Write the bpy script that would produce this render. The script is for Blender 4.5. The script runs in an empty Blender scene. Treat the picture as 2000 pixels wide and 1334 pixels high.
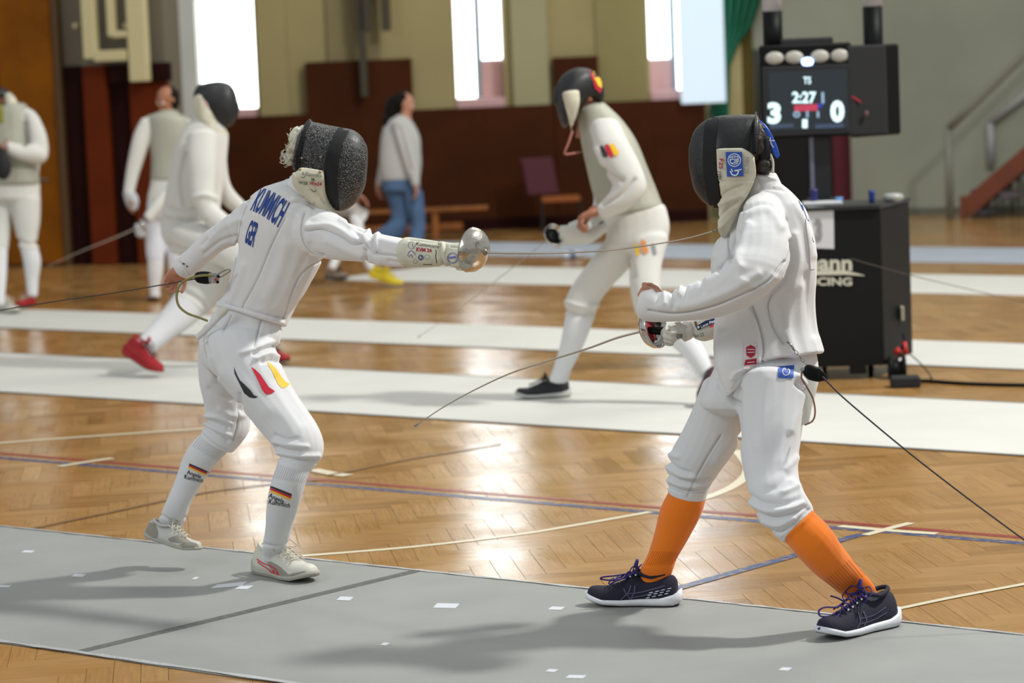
import bpy, bmesh, math, random
import numpy as np
from mathutils import Vector, Matrix, noise
from mathutils.bvhtree import BVHTree
random.seed(7)
PI = math.pi
sc = bpy.context.scene
C = sc.collection

# ------------------------------------------------------------------ camera, world, lamps, exposure
FPX, CX, CY, HC = 5400.0, 1000.0, 667.0, 1.85
ROLL, PITCH = math.radians(2.3), math.atan(548.6 / 5400)
Fv = np.array([0, math.cos(PITCH), -math.sin(PITCH)])
_r0 = np.array([1.0, 0, 0]); _u0 = np.array([0, math.sin(PITCH), math.cos(PITCH)])
Rv = math.cos(ROLL) * _r0 - math.sin(ROLL) * _u0
Uv = math.sin(ROLL) * _r0 + math.cos(ROLL) * _u0
C0 = np.array([0, 0, HC])
cam = bpy.data.cameras.new('camera')
camo = bpy.data.objects.new('camera', cam)
C.objects.link(camo)
M = Matrix(((Rv[0], Uv[0], -Fv[0], 0), (Rv[1], Uv[1], -Fv[1], 0), (Rv[2], Uv[2], -Fv[2], HC), (0, 0, 0, 1)))
camo.matrix_world = M
cam.sensor_width = 36
cam.lens = FPX / 2000 * 36
cam.clip_end = 200
cam.dof.use_dof = True
cam.dof.focus_distance = 9.35
cam.dof.aperture_fstop = 3.0
sc.camera = camo

w = bpy.data.worlds.new('hall_ambient')
sc.world = w
w.use_nodes = True
w.node_tree.nodes['Background'].inputs[0].default_value = (0.93, 0.97, 1.0, 1)
w.node_tree.nodes['Background'].inputs[1].default_value = 0.53

def area(name, loc, target, size, power, col, size_y=None):
    l = bpy.data.lights.new(name, 'AREA')
    l.energy = power
    l.color = col
    l.size = size
    if size_y:
        l.shape = 'RECTANGLE'
        l.size_y = size_y
    o = bpy.data.objects.new(name, l)
    C.objects.link(o)
    o.location = loc
    o.rotation_euler = (Vector(target) - Vector(loc)).to_track_quat('-Z', 'Y').to_euler()
    return o
area('hall_floodlight', (8.6, 11.6, 11.0), (0.2, 9.4, 0.4), 0.9, 2050, (1.0, 0.98, 0.94))
area('upper_left_fill', (-9, 2.5, 7.5), (0, 11, 0.8), 5.0, 420, (0.9, 0.96, 1.0), 3.0)  # soft fill added from the upper left, no window is built there
area('rear_hall_lamps', (3, 20.5, 9.5), (-0.5, 23, 0), 5.0, 430, (1.0, 0.96, 0.86))
sc.view_settings.view_transform = 'Standard'
sc.view_settings.look = 'None'
sc.view_settings.exposure = 0.0
sc.view_settings.gamma = 1.0
sc.view_settings.use_curve_mapping = False

# ------------------------------------------------------------------ helpers
def ray(x, y): return Fv + Rv * (x - CX) / FPX - Uv * (y - CY) / FPX
DSHIFT = [0.0]                                   # pushes one figure further back as a whole
def S(x, y, D): return C0 + ray(x, y) * (D + DSHIFT[0])
def G(x, y, z=0.0):
    d = ray(x, y)
    return C0 + d * ((z - HC) / d[2])
def proj(P):
    P = np.asarray(P, float) - C0
    z = P @ Fv
    return CX + FPX * (P @ Rv) / z, CY - FPX * (P @ Uv) / z, z

def srgb(h):
    h = h.lstrip('#')
    v = [int(h[i:i + 2], 16) / 255 for i in (0, 2, 4)]
    return tuple(c / 12.92 if c <= .04045 else ((c + .055) / 1.055) ** 2.4 for c in v) + (1,)

def mat(name, col, rough=.6, metal=0.0, bump=0.0, bscale=200.0, var=0.0, vscale=6.0, emit=0.0, sheen=0.0, coat=0.0, spec=.5, trans=0.0):
    m = bpy.data.materials.new(name)
    m.use_nodes = True
    nt = m.node_tree; N = nt.nodes; L = nt.links
    b = N['Principled BSDF']
    c = srgb(col) if isinstance(col, str) else tuple(col) + (1,)
    b.inputs['Base Color'].default_value = c
    b.inputs['Roughness'].default_value = rough
    b.inputs['Metallic'].default_value = metal
    b.inputs['Specular IOR Level'].default_value = spec
    if sheen: b.inputs['Sheen Weight'].default_value = sheen
    if coat:
        b.inputs['Coat Weight'].default_value = coat
        b.inputs['Coat Roughness'].default_value = .12
    if trans: b.inputs['Transmission Weight'].default_value = trans
    if emit:
        b.inputs['Emission Color'].default_value = c
        b.inputs['Emission Strength'].default_value = emit
    tc = N.new('ShaderNodeTexCoord')
    if var:
        n = N.new('ShaderNodeTexNoise'); n.inputs['Scale'].default_value = vscale; n.inputs['Detail'].default_value = 5
        L.new(tc.outputs['Object'], n.inputs['Vector'])
        mx = N.new('ShaderNodeMix'); mx.data_type = 'RGBA'
        mr = N.new('ShaderNodeMapRange'); mr.inputs[1].default_value = .35; mr.inputs[2].default_value = .65
        L.new(n.outputs['Fac'], mr.inputs[0]); L.new(mr.outputs[0], mx.inputs[0])
        mx.inputs[6].default_value = tuple(x * (1 - var) for x in c[:3]) + (1,)
        mx.inputs[7].default_value = tuple(min(1, x * (1 + var)) for x in c[:3]) + (1,)
        L.new(mx.outputs[2], b.inputs['Base Color'])
    if bump:
        n2 = N.new('ShaderNodeTexNoise'); n2.inputs['Scale'].default_value = bscale; n2.inputs['Detail'].default_value = 3
        L.new(tc.outputs['Object'], n2.inputs['Vector'])
        bp = N.new('ShaderNodeBump'); bp.inputs['Strength'].default_value = bump; bp.inputs['Distance'].default_value = .004
        L.new(n2.outputs['Fac'], bp.inputs['Height']); L.new(bp.outputs[0], b.inputs['Normal'])
    return m

def tag(o, label=None, cat=None, group=None, kind=None):
    if label: o['label'] = label
    if cat: o['category'] = cat
    if group: o['group'] = group
    if kind: o['kind'] = kind
    return o

def empty(name, loc, label=None, cat=None, group=None, kind=None):
    o = bpy.data.objects.new(name, None)
    o.empty_display_size = .1
    C.objects.link(o)
    o.location = Vector([float(v) for v in loc])
    return tag(o, label, cat, group, kind)

def root_loc(p):
    v = Vector((0, 0, 0))
    while p is not None:
        v = v + p.location
        p = p.parent
    return v

def link(me, name, m=None, parent=None, smooth=False):
    """link a mesh given in world coordinates; a top-level mesh gets its origin at its own base"""
    if m is not None:
        me.materials.clear()
        for q in (m if isinstance(m, (list, tuple)) else [m]): me.materials.append(q)
    o = bpy.data.objects.new(name, me)
    C.objects.link(o)
    if parent is not None:
        o.parent = parent
        me.transform(Matrix.Translation(-root_loc(parent)))
    elif len(me.vertices):
        co = np.empty(len(me.vertices) * 3); me.vertices.foreach_get('co', co); co = co.reshape(-1, 3)
        lo, hi = co.min(0), co.max(0)
        base = Vector(((lo[0] + hi[0]) / 2, (lo[1] + hi[1]) / 2, lo[2]))
        me.transform(Matrix.Translation(-base)); o.location = base
    if smooth:
        me.polygons.foreach_set('use_smooth', [True] * len(me.polygons))
    me.update()
    return o

def mesh(name, V, Fc):
    me = bpy.data.meshes.new(name)
    me.from_pydata([tuple(float(a) for a in v) for v in V], [], Fc)
    me.update()
    return me

class MB:
    """collects shapes into one mesh"""
    def __init__(s): s.V = []; s.F = []
    def add(s, V, F):
        o = len(s.V)
        s.V += [tuple(float(a) for a in v) for v in V]
        s.F += [tuple(i + o for i in f) for f in F]
        return s
    def box(s, o, ax, ay, az, ch=0.0):
        """box centred at o with half axis vectors"""
        o, ax, ay, az = (np.array(v, float) for v in (o, ax, ay, az))
        if ch:
            k = [(1 - ch / max(np.linalg.norm(a), 1e-6)) for a in (ax, ay, az)]
            V = []; 
            for sx in (-1, 1):
                for sy in (-1, 1):
                    for sz in (-1, 1):
                        V += [o + sx * ax + sy * ay * k[1] + sz * az * k[2], o + sx * ax * k[0] + sy * ay + sz * az * k[2], o + sx * ax * k[0] + sy * ay * k[1] + sz * az]
            bm = bmesh.new()
            for v in V: bm.verts.new(v)
            bmesh.ops.convex_hull(bm, input=bm.verts)
            bm.verts.ensure_lookup_table(); bm.verts.index_update()
            return s.add([v.co[:] for v in bm.verts], [tuple(v.index for v in f.verts) for f in bm.faces])
        V = [o + a * ax + b * ay + c * az for a, b, c in ((-1, -1, -1), (1, -1, -1), (1, 1, -1), (-1, 1, -1), (-1, -1, 1), (1, -1, 1), (1, 1, 1), (-1, 1, 1))]
        F = [(0, 3, 2, 1), (4, 5, 6, 7), (0, 1, 5, 4), (1, 2, 6, 5), (2, 3, 7, 6), (3, 0, 4, 7)]
        if np.dot(np.cross(ax, ay), az) < 0: F = [f[::-1] for f in F]
        return s.add(V, F)
    def tube(s, pts, r, n=8, close=True, flat=None):
        P = [np.array(p, float) for p in pts]
        rs = r if isinstance(r, (list, tuple)) else [r] * len(P)
        V = []; F = []
        T = [(P[min(i + 1, len(P) - 1)] - P[max(i - 1, 0)]) for i in range(len(P))]
        T = [t / (np.linalg.norm(t) + 1e-9) for t in T]
        up = np.array([0, 0, 1.0]) if abs(T[0][2]) < .9 else np.array([1.0, 0, 0])
        a = np.cross(T[0], up); a /= np.linalg.norm(a)
        for i, p in enumerate(P):
            a = a - T[i] * (a @ T[i]); a /= np.linalg.norm(a); b = np.cross(T[i], a)
            for k in range(n):
                q = 2 * PI * k / n
                V.append(p + rs[i] * (a * math.cos(q) + b * math.sin(q) * (flat or 1)))
        for i in range(len(P) - 1):
            for k in range(n):
                k2 = (k + 1) % n
                F.append((i * n + k, i * n + k2, (i + 1) * n + k2, (i + 1) * n + k))
        if close:
            F.append(tuple(range(n))[::-1]); F.append(tuple((len(P) - 1) * n + k for k in range(n)))
        return s.add(V, F)
    def lathe(s, o, axis, prof, n=24, ref=None):
        """prof: (distance along the axis, radius)"""
        o = np.array(o, float); ax = np.array(axis, float); ax /= np.linalg.norm(ax)
        ref = np.array(ref if ref is not None else ((0, 0, 1) if abs(ax[2]) < .9 else (1, 0, 0)), float)
        a = np.cross(ax, ref); a /= np.linalg.norm(a); b = np.cross(ax, a)
        V = []; F = []
        for (t, r) in prof:
            for k in range(n):
                q = 2 * PI * k / n
                V.append(o + ax * t + r * (a * math.cos(q) + b * math.sin(q)))
        for i in range(len(prof) - 1):
            for k in range(n):
                k2 = (k + 1) % n
                F.append((i * n + k, (i + 1) * n + k, (i + 1) * n + k2, i * n + k2))
        F.append(tuple(range(n))); F.append(tuple((len(prof) - 1) * n + k for k in range(n))[::-1])
        return s.add(V, F)
    def build(s, name, m, parent=None, smooth=False):
        return link(mesh(name, s.V, s.F), name, m, parent, smooth)

def bx(name, m, o, ax, ay, az, parent=None, ch=0.0):
    return MB().box(o, ax, ay, az, ch).build(name, m, parent)

def catmull(p, t):
    """p: list of arrays, t in [0, len-1]"""
    i = min(int(t), len(p) - 2); f = t - i
    p0 = p[max(i - 1, 0)]; p1 = p[i]; p2 = p[i + 1]; p3 = p[min(i + 2, len(p) - 1)]
    return .5 * (2 * p1 + (p2 - p0) * f + (2 * p0 - 5 * p1 + 4 * p2 - p3) * f * f + (3 * p1 - p0 - 3 * p2 + p3) * f ** 3)
def smoothline(pts, k=6):
    P = [np.array(p, float) for p in pts]
    return [catmull(P, t) for t in np.linspace(0, len(P) - 1, (len(P) - 1) * k + 1)]

def loft(st, n=20, k=4, cap=(.5, .5), scale=1.0, sq=2.0, open_ends=False):
    """st: stations (xa, ya, xb, yb, D, thickness ratio[, depth lean]) - the two outline points of a limb at depth D"""
    P = []
    for q in st:
        A = S(q[0], q[1], q[4]); B = S(q[2], q[3], q[4])
        if len(q) > 6: A = A + Fv * q[6]; B = B - Fv * q[6]
        c = (A + B) / 2; a = (B - A) / 2 * scale
        P.append(np.concatenate([c, a, [q[5]]]))
    m = (len(P) - 1) * k
    Q = [catmull(P, t) for t in np.linspace(0, len(P) - 1, m + 1)]
    cs = [q[:3] for q in Q]
    rings = []
    for i, q in enumerate(Q):
        T = cs[min(i + 1, m)] - cs[max(i - 1, 0)]; T /= np.linalg.norm(T) + 1e-9
        a = q[3:6]; ra = np.linalg.norm(a)
        b = np.cross(T, a); nb = np.linalg.norm(b)
        b = (b / nb if nb > 1e-6 else Fv)
        if b @ Fv < 0: b = -b
        rings.append((q[:3], a, b * ra * q[6], T))
    out = []
    def ring(c, a, b, s=1.0):
        R = []
        for j in range(n):
            t = 2 * PI * j / n; co, si = math.cos(t), math.sin(t)
            R.append(c + s * (a * math.copysign(abs(co) ** (2 / sq), co) + b * math.copysign(abs(si) ** (2 / sq), si)))
        return R
    def capr(idx, sgn, cp):
        c, a, b, T = rings[idx]; r = min(np.linalg.norm(a), np.linalg.norm(b))
        return [ring(c + sgn * T * r * cp * math.sin(e), a, b, math.cos(e)) for e in (.4, .8, 1.15, 1.42)]
    if cap[0] and not open_ends: out += capr(0, -1, cap[0])[::-1]
    out += [ring(c, a, b) for c, a, b, T in rings]
    if cap[1] and not open_ends: out += capr(-1, 1, cap[1])
    V = [v for r in out for v in r]; F = []
    for i in range(len(out) - 1):
        for j in range(n):
            j2 = (j + 1) % n
            F.append((i * n + j, i * n + j2, (i + 1) * n + j2, (i + 1) * n + j))
    if not open_ends:
        F.append(tuple(range(n))[::-1]); F.append(tuple((len(out) - 1) * n + j for j in range(n)))
    return V, F

def ell(c, ax, ay, az, n=14, m=10):
    c, ax, ay, az = (np.array(v, float) for v in (c, ax, ay, az))
    V = [c - az]; F = []
    for i in range(1, m):
        t = -PI / 2 + PI * i / m
        for j in range(n):
            p = 2 * PI * j / n
            V.append(c + math.cos(t) * (ax * math.cos(p) + ay * math.sin(p)) + math.sin(t) * az)
    V.append(c + az); top = len(V) - 1
    for j in range(n): F.append((0, 1 + (j + 1) % n, 1 + j))
    for i in range(m - 2):
        for j in range(n):
            a = 1 + i * n + j; b = 1 + i * n + (j + 1) % n
            F.append((a, b, b + n, a + n))
    o = 1 + (m - 2) * n
    for j in range(n): F.append((o + j, o + (j + 1) % n, top))
    return V, F

def dist_poly(X, Y, pts):
    d = np.full(X.shape, 1e9)
    for (x0, y0), (x1, y1) in zip(pts[:-1], pts[1:]):
        dx, dy = x1 - x0, y1 - y0
        t = np.clip(((X - x0) * dx + (Y - y0) * dy) / (dx * dx + dy * dy + 1e-9), 0, 1)
        d = np.minimum(d, np.hypot(X - x0 - t * dx, Y - y0 - t * dy))
    return d

BVH = {}
def organic(name, lofts, m, parent, voxel=.006, it=6, folds=(), wr=0.0, wscale=9.0, cut=None, seed=0.0, stretch=(1, 1, .6)):
    """union of lofts as ONE continuous surface, smoothed, then real folds pushed into it"""
    mb = MB()
    for V, F in lofts: mb.add(V, F)
    me = mesh('tmp', mb.V, mb.F)
    bm = bmesh.new(); bm.from_mesh(me); bmesh.ops.recalc_face_normals(bm, faces=bm.faces); bm.to_mesh(me); bm.free()
    o = bpy.data.objects.new('tmp', me); C.objects.link(o)
    r = o.modifiers.new('r', 'REMESH'); r.mode = 'VOXEL'; r.voxel_size = voxel; r.adaptivity = 0
    if it:
        s = o.modifiers.new('s', 'SMOOTH'); s.factor = .5; s.iterations = it
    dg = bpy.context.evaluated_depsgraph_get(); dg.update()
    me2 = bpy.data.meshes.new_from_object(o.evaluated_get(dg))
    bpy.data.objects.remove(o); bpy.data.meshes.remove(me)
    nv = len(me2.vertices)
    co = np.empty(nv * 3); me2.vertices.foreach_get('co', co); co = co.reshape(-1, 3)
    if folds or wr:
        no = np.empty(nv * 3); me2.vertices.foreach_get('normal', no); no = no.reshape(-1, 3)
        disp = np.zeros(nv)
        X, Y, Z = proj(co)
        for pts, amp, wd in folds:
            pts = [tuple(q[:2]) for q in smoothline(pts, 4)] if len(pts) > 2 else pts
            xs = [q[0] for q in pts]; ys = [q[1] for q in pts]
            sel = (X > min(xs) - 3 * wd) & (X < max(xs) + 3 * wd) & (Y > min(ys) - 3 * wd) & (Y < max(ys) + 3 * wd)
            if sel.any():
                d = dist_poly(X[sel], Y[sel], pts)
                disp[sel] += amp * 1.7 * np.exp(-(d / (wd * .9)) ** 2)
        if wr:
            disp += np.array([wr * noise.noise(Vector((c[0] * wscale * stretch[0] + seed, c[1] * wscale * stretch[1], c[2] * wscale * stretch[2]))) for c in co])
        co = co + no * disp[:, None]
        me2.vertices.foreach_set('co', co.ravel()); me2.update()
    polys = [tuple(p.vertices) for p in me2.polygons]
    BVH[id(me2)] = None
    bvh = BVHTree.FromPolygons([tuple(c) for c in co], polys)
    me2.name = name
    ob = link(me2, name, m, parent, smooth=True)
    return ob, bvh

def clip_cells(V2, F, step):
    bm = bmesh.new()
    vs = [bm.verts.new((v[0], v[1], 0)) for v in V2]
    for f in F:
        try: bm.faces.new([vs[i] for i in f])
        except ValueError: pass
    bmesh.ops.triangulate(bm, faces=bm.faces)
    xs = [v[0] for v in V2]; ys = [v[1] for v in V2]
    for ax, lo, hi in ((0, min(xs), max(xs)), (1, min(ys), max(ys))):
        t = math.floor(lo / step) * step + step
        while t < hi:
            co = [0, 0, 0]; co[ax] = t; no = [0, 0, 0]; no[ax] = 1
            bmesh.ops.bisect_plane(bm, geom=bm.verts[:] + bm.edges[:] + bm.faces[:], plane_co=co, plane_no=no, dist=1e-5)
            t += step
    bm.verts.index_update()
    R = [tuple(v.co[:2]) for v in bm.verts], [tuple(v.index for v in f.verts) for f in bm.faces]
    bm.free()
    return R

def decal(name, V2, F, bvh, m, parent, off=.0012, step=5.0, build=True, back=False):
    """lay a flat print on a garment: every vertex of the shape is set down on the surface itself"""
    V2, F = clip_cells(V2, F, step)
    P = []; ok = []
    for x, y in V2:
        d = Vector(ray(x, y)).normalized()
        h, nn, i, ds = bvh.ray_cast(Vector(C0), d)
        if h is None: P.append((0, 0, 0)); ok.append(False)
        else:
            if nn.dot(d) > 0: nn = -nn
            P.append(tuple(h + nn * off * .5 - d * off)); ok.append(True)
    F2 = [f for f in F if all(ok[i] for i in f) and max(abs((Vector(P[a]) - Vector(P[b])).dot(Vector(Fv))) for a in f for b in f) < .05]
    if back:
        n0 = len(P); P2 = []
        for x, y in V2:
            d = Vector(ray(x, y)).normalized()
            h, nn, i, ds = bvh.ray_cast(Vector(C0) + d * 20, -d)
            P2.append(tuple(h + d * off) if h is not None else (0, 0, 0))
        F2 = F2 + [tuple(i + n0 for i in f[::-1]) for f in F2]
        P = P + P2
    used = sorted({i for f in F2 for i in f}); ix = {a: b for b, a in enumerate(used)}
    V = [P[i] for i in used]; F3 = [tuple(ix[i] for i in f) for f in F2]
    if not build: return V, F3
    if not V: return None
    return link(mesh(name, V, F3), name, m, parent, smooth=True)

def strip2d(pts, wd):
    pts = [q[:2] for q in smoothline(pts, 6)] if len(pts) > 2 else [np.array(p, float) for p in pts]
    V = []; F = []
    for i, p in enumerate(pts):
        t = pts[min(i + 1, len(pts) - 1)] - pts[max(i - 1, 0)]; t = t / (np.linalg.norm(t) + 1e-9)
        nn = np.array([-t[1], t[0]]) * (wd[i * (len(wd) - 1) // max(1, len(pts) - 1)] if isinstance(wd, (list, tuple)) else wd) / 2
        V += [p + nn, p - nn]
    for i in range(len(pts) - 1): F.append((2 * i, 2 * i + 1, 2 * i + 3, 2 * i + 2))
    return [tuple(v) for v in V], F

def seams(name, lines, bvh, m, parent, wd=.9, off=.0006):
    mb = MB()
    for pts in lines:
        ww = wd
        if isinstance(pts, tuple) and isinstance(pts[0], list): pts, ww = pts
        V2, F = strip2d(pts, ww)
        V, F = decal('', V2, F, bvh, None, None, off=off, step=6, build=False)
        mb.add(V, F)
    return tag(mb.build(name, m, parent, True), kind='stuff') if mb.V else None

_fc = {}
def text2d(txt, bold=0.0, sx=1.0):
    key = (txt, bold)
    if key not in _fc:
        cu = bpy.data.curves.new('t', 'FONT'); cu.body = txt; cu.offset = bold; cu.resolution_u = 3
        o = bpy.data.objects.new('t', cu); C.objects.link(o)
        dg = bpy.context.evaluated_depsgraph_get(); dg.update()
        me = bpy.data.meshes.new_from_object(o.evaluated_get(dg))
        V = [v.co[:2] for v in me.vertices]; F = [tuple(p.vertices) for p in me.polygons]
        xs = [v[0] for v in V]; ys = [v[1] for v in V]
        V = [((x - min(xs)) / (max(xs) - min(xs)), (y - min(ys)) / (max(ys) - min(ys))) for x, y in V]
        bpy.data.objects.remove(o); bpy.data.meshes.remove(me)
        _fc[key] = V, F
    return _fc[key]
def bil(q, u, v):
    """q: top-left, top-right, bottom-right, bottom-left; v up"""
    q = [np.array(p, float) for p in q]
    return tuple((q[3] * (1 - u) + q[2] * u) * (1 - v) + (q[0] * (1 - u) + q[1] * u) * v)
def text_decal(txt, quad, bvh, m, parent, bold=0.0, off=.0014, step=5.0, name='lettering', arc=0.0):
    V, F = text2d(txt, bold)
    V2 = [bil(quad, u, v) for u, v in V]
    if arc: V2 = [(x, y - arc * 4 * u * (1 - u)) for (x, y), (u, v) in zip(V2, V)]
    return decal(name, V2, F, bvh, m, parent, off=off, step=step)
def text_plane(txt, quad3, m, parent, bold=0.0, name='lettering'):
    V, F = text2d(txt, bold)
    return link(mesh(name, [bil(quad3, u, v) for u, v in V], F), name, m, parent)
def ring2d(cx, cy, r0, r1, n=24, sx=1.0):
    V = []; F = []
    for k in range(n):
        a = 2 * PI * k / n
        V += [(cx + r0 * sx * math.cos(a), cy + r0 * math.sin(a)), (cx + r1 * sx * math.cos(a), cy + r1 * math.sin(a))]
    for k in range(n):
        k2 = (k + 1) % n
        F.append((2 * k, 2 * k + 1, 2 * k2 + 1, 2 * k2))
    return V, F
def poly2d(pts): return [tuple(p) for p in pts], [tuple(range(len(pts)))]

# ------------------------------------------------------------------ materials
WHITE = mat('white_cloth', '#dcdcdb', .85, bump=.25, bscale=700, sheen=.25)
WHITE2 = mat('white_breeches_cloth', '#d9dadb', .85, bump=.25, bscale=700, sheen=.25)
OFFWH = mat('offwhite_cloth', '#d6d4c8', .85, bump=.2, bscale=400)
SOCKW = mat('white_sock_knit', '#d9dadb', .9, bump=.3, bscale=900)
ORANGE = mat('orange_sock_knit', '#ee7a06', .9, bump=.3, bscale=900, sheen=.2)
BIB = mat('cream_bib_cloth', '#cdc9b4', .9, bump=.3, bscale=300, var=.12, vscale=18)
BIBD = mat('bib_lining', '#bcb596', .9, bump=.3, bscale=300, var=.12, vscale=18)
GLOVE = mat('glove_leather', '#c9c8b4', .8, bump=.4, bscale=120, var=.08, vscale=25)
LAME = mat('metallic_jacket_cloth', '#a9a99a', .6, metal=.25, bump=.3, bscale=500)
SEAM = mat('seam_thread', '#b9bbbd', .9)
INKB = mat('blue_ink', '#123a86', .7)
INKK = mat('black_ink', '#20222a', .8)
INKR = mat('red_ink', '#a81e38', .8)
INKV = mat('violet_ink', '#6c6fae', .8)
INKG = mat('grey_ink', '#8b8e92', .8)
INKGR = mat('green_ink', '#3c5a4c', .8)
REDP = mat('red_print', '#c81a34', .6)
YELP = mat('yellow_print', '#eebc1a', .6)
BLKP = mat('black_print', '#25262a', .6)
BLUEP = mat('blue_patch', '#2450ac', .6)
NAVYP = mat('navy_patch', '#141646', .6)
PALEP = mat('pale_print', '#dfe6ee', .6)
WHITEF = mat('far_white_cloth', '#d0cfc8', .9, bump=.2, bscale=300)
SKIN = mat('skin', '#b98268', .5, var=.06, vscale=30)
SKIN2 = mat('warm_skin', '#9c6649', .55)
HAIRW = mat('white_hair', '#cfccba', .7, bump=.8, bscale=90)
HAIRD = mat('dark_hair', '#2e241d', .55, bump=.8, bscale=90)
HAIRK = mat('black_hair', '#120e0b', .75, bump=.5, bscale=90, spec=.15)
EYE = mat('eye', '#e8e4dc', .2)
BLACK = mat('black_plastic', '#0b0c0d', .5, spec=.15)
BLACKM = mat('black_matt', '#17181a', .8, bump=.2, bscale=200)
TRIM = mat('black_mask_trim', '#101113', .85, bump=.2, bscale=500)
STEEL = mat('steel', '#8c8a84', .32, metal=1.0)
BLADE = mat('blade_steel', '#b5ada0', .42, metal=1.0)
GUARD = mat('worn_guard_metal', '#bdb8ac', .26, metal=1.0, bump=.6, bscale=45, var=.12, vscale=20)
GUARD2 = mat('polished_guard_metal', '#c9c8c2', .14, metal=1.0)
REDPAD = mat('red_guard_pad', '#8d1524', .7)
CABLE = mat('black_cable', '#1c1b19', .5)
RIBBON = mat('olive_ribbon', '#8d8750', .8)
BROWNW = mat('brown_wire', '#7d4c34', .5)
CLEARP = mat('clear_plastic', '#b9bcbc', .15, trans=.5)
BLUEV = mat('blue_strap', '#2458c8', .35)

def mask_mat(name, dark, light, rough=.45):
    m = bpy.data.materials.new(name); m.use_nodes = True
    nt = m.node_tree; N = nt.nodes; L = nt.links; b = N['Principled BSDF']
    tc = N.new('ShaderNodeTexCoord'); uv = N.new('ShaderNodeMapping'); uv.inputs['Scale'].default_value = (215, 215, 215)
    uv.inputs['Rotation'].default_value = (.3, .5, .35)
    L.new(tc.outputs['Object'], uv.inputs[0])
    wv = N.new('ShaderNodeTexVoronoi'); wv.inputs['Scale'].default_value = 1.0; wv.inputs['Randomness'].default_value = .75
    L.new(uv.outputs[0], wv.inputs['Vector'])
    n = N.new('ShaderNodeTexNoise'); n.inputs['Scale'].default_value = 26; n.inputs['Detail'].default_value = 4
    L.new(tc.outputs['Object'], n.inputs['Vector'])
    mr = N.new('ShaderNodeMapRange'); mr.inputs[1].default_value = .12; mr.inputs[2].default_value = .45; mr.inputs[3].default_value = 1; mr.inputs[4].default_value = 0
    L.new(wv.outputs['Distance'], mr.inputs[0])
    mu = N.new('ShaderNodeMath'); mu.operation = 'MULTIPLY'; L.new(mr.outputs[0], mu.inputs[0]); L.new(n.outputs['Fac'], mu.inputs[1])
    mx = N.new('ShaderNodeMix'); mx.data_type = 'RGBA'; L.new(mu.outputs[0], mx.inputs[0])
    mx.inputs[6].default_value = srgb(dark); mx.inputs[7].default_value = srgb(light)
    L.new(mx.outputs[2], b.inputs['Base Color']); b.inputs['Roughness'].default_value = rough
    bp = N.new('ShaderNodeBump'); bp.inputs['Distance'].default_value = .001; bp.inputs['Strength'].default_value = .8
    L.new(mr.outputs[0], bp.inputs['Height']); L.new(bp.outputs[0], b.inputs['Normal'])
    return m
MESHM = mask_mat('mask_wire_mesh', '#0d0e0f', '#b4b4ae')
MESHD = mask_mat('dark_mask_wire_mesh', '#0e0f10', '#3c3e40')

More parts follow.
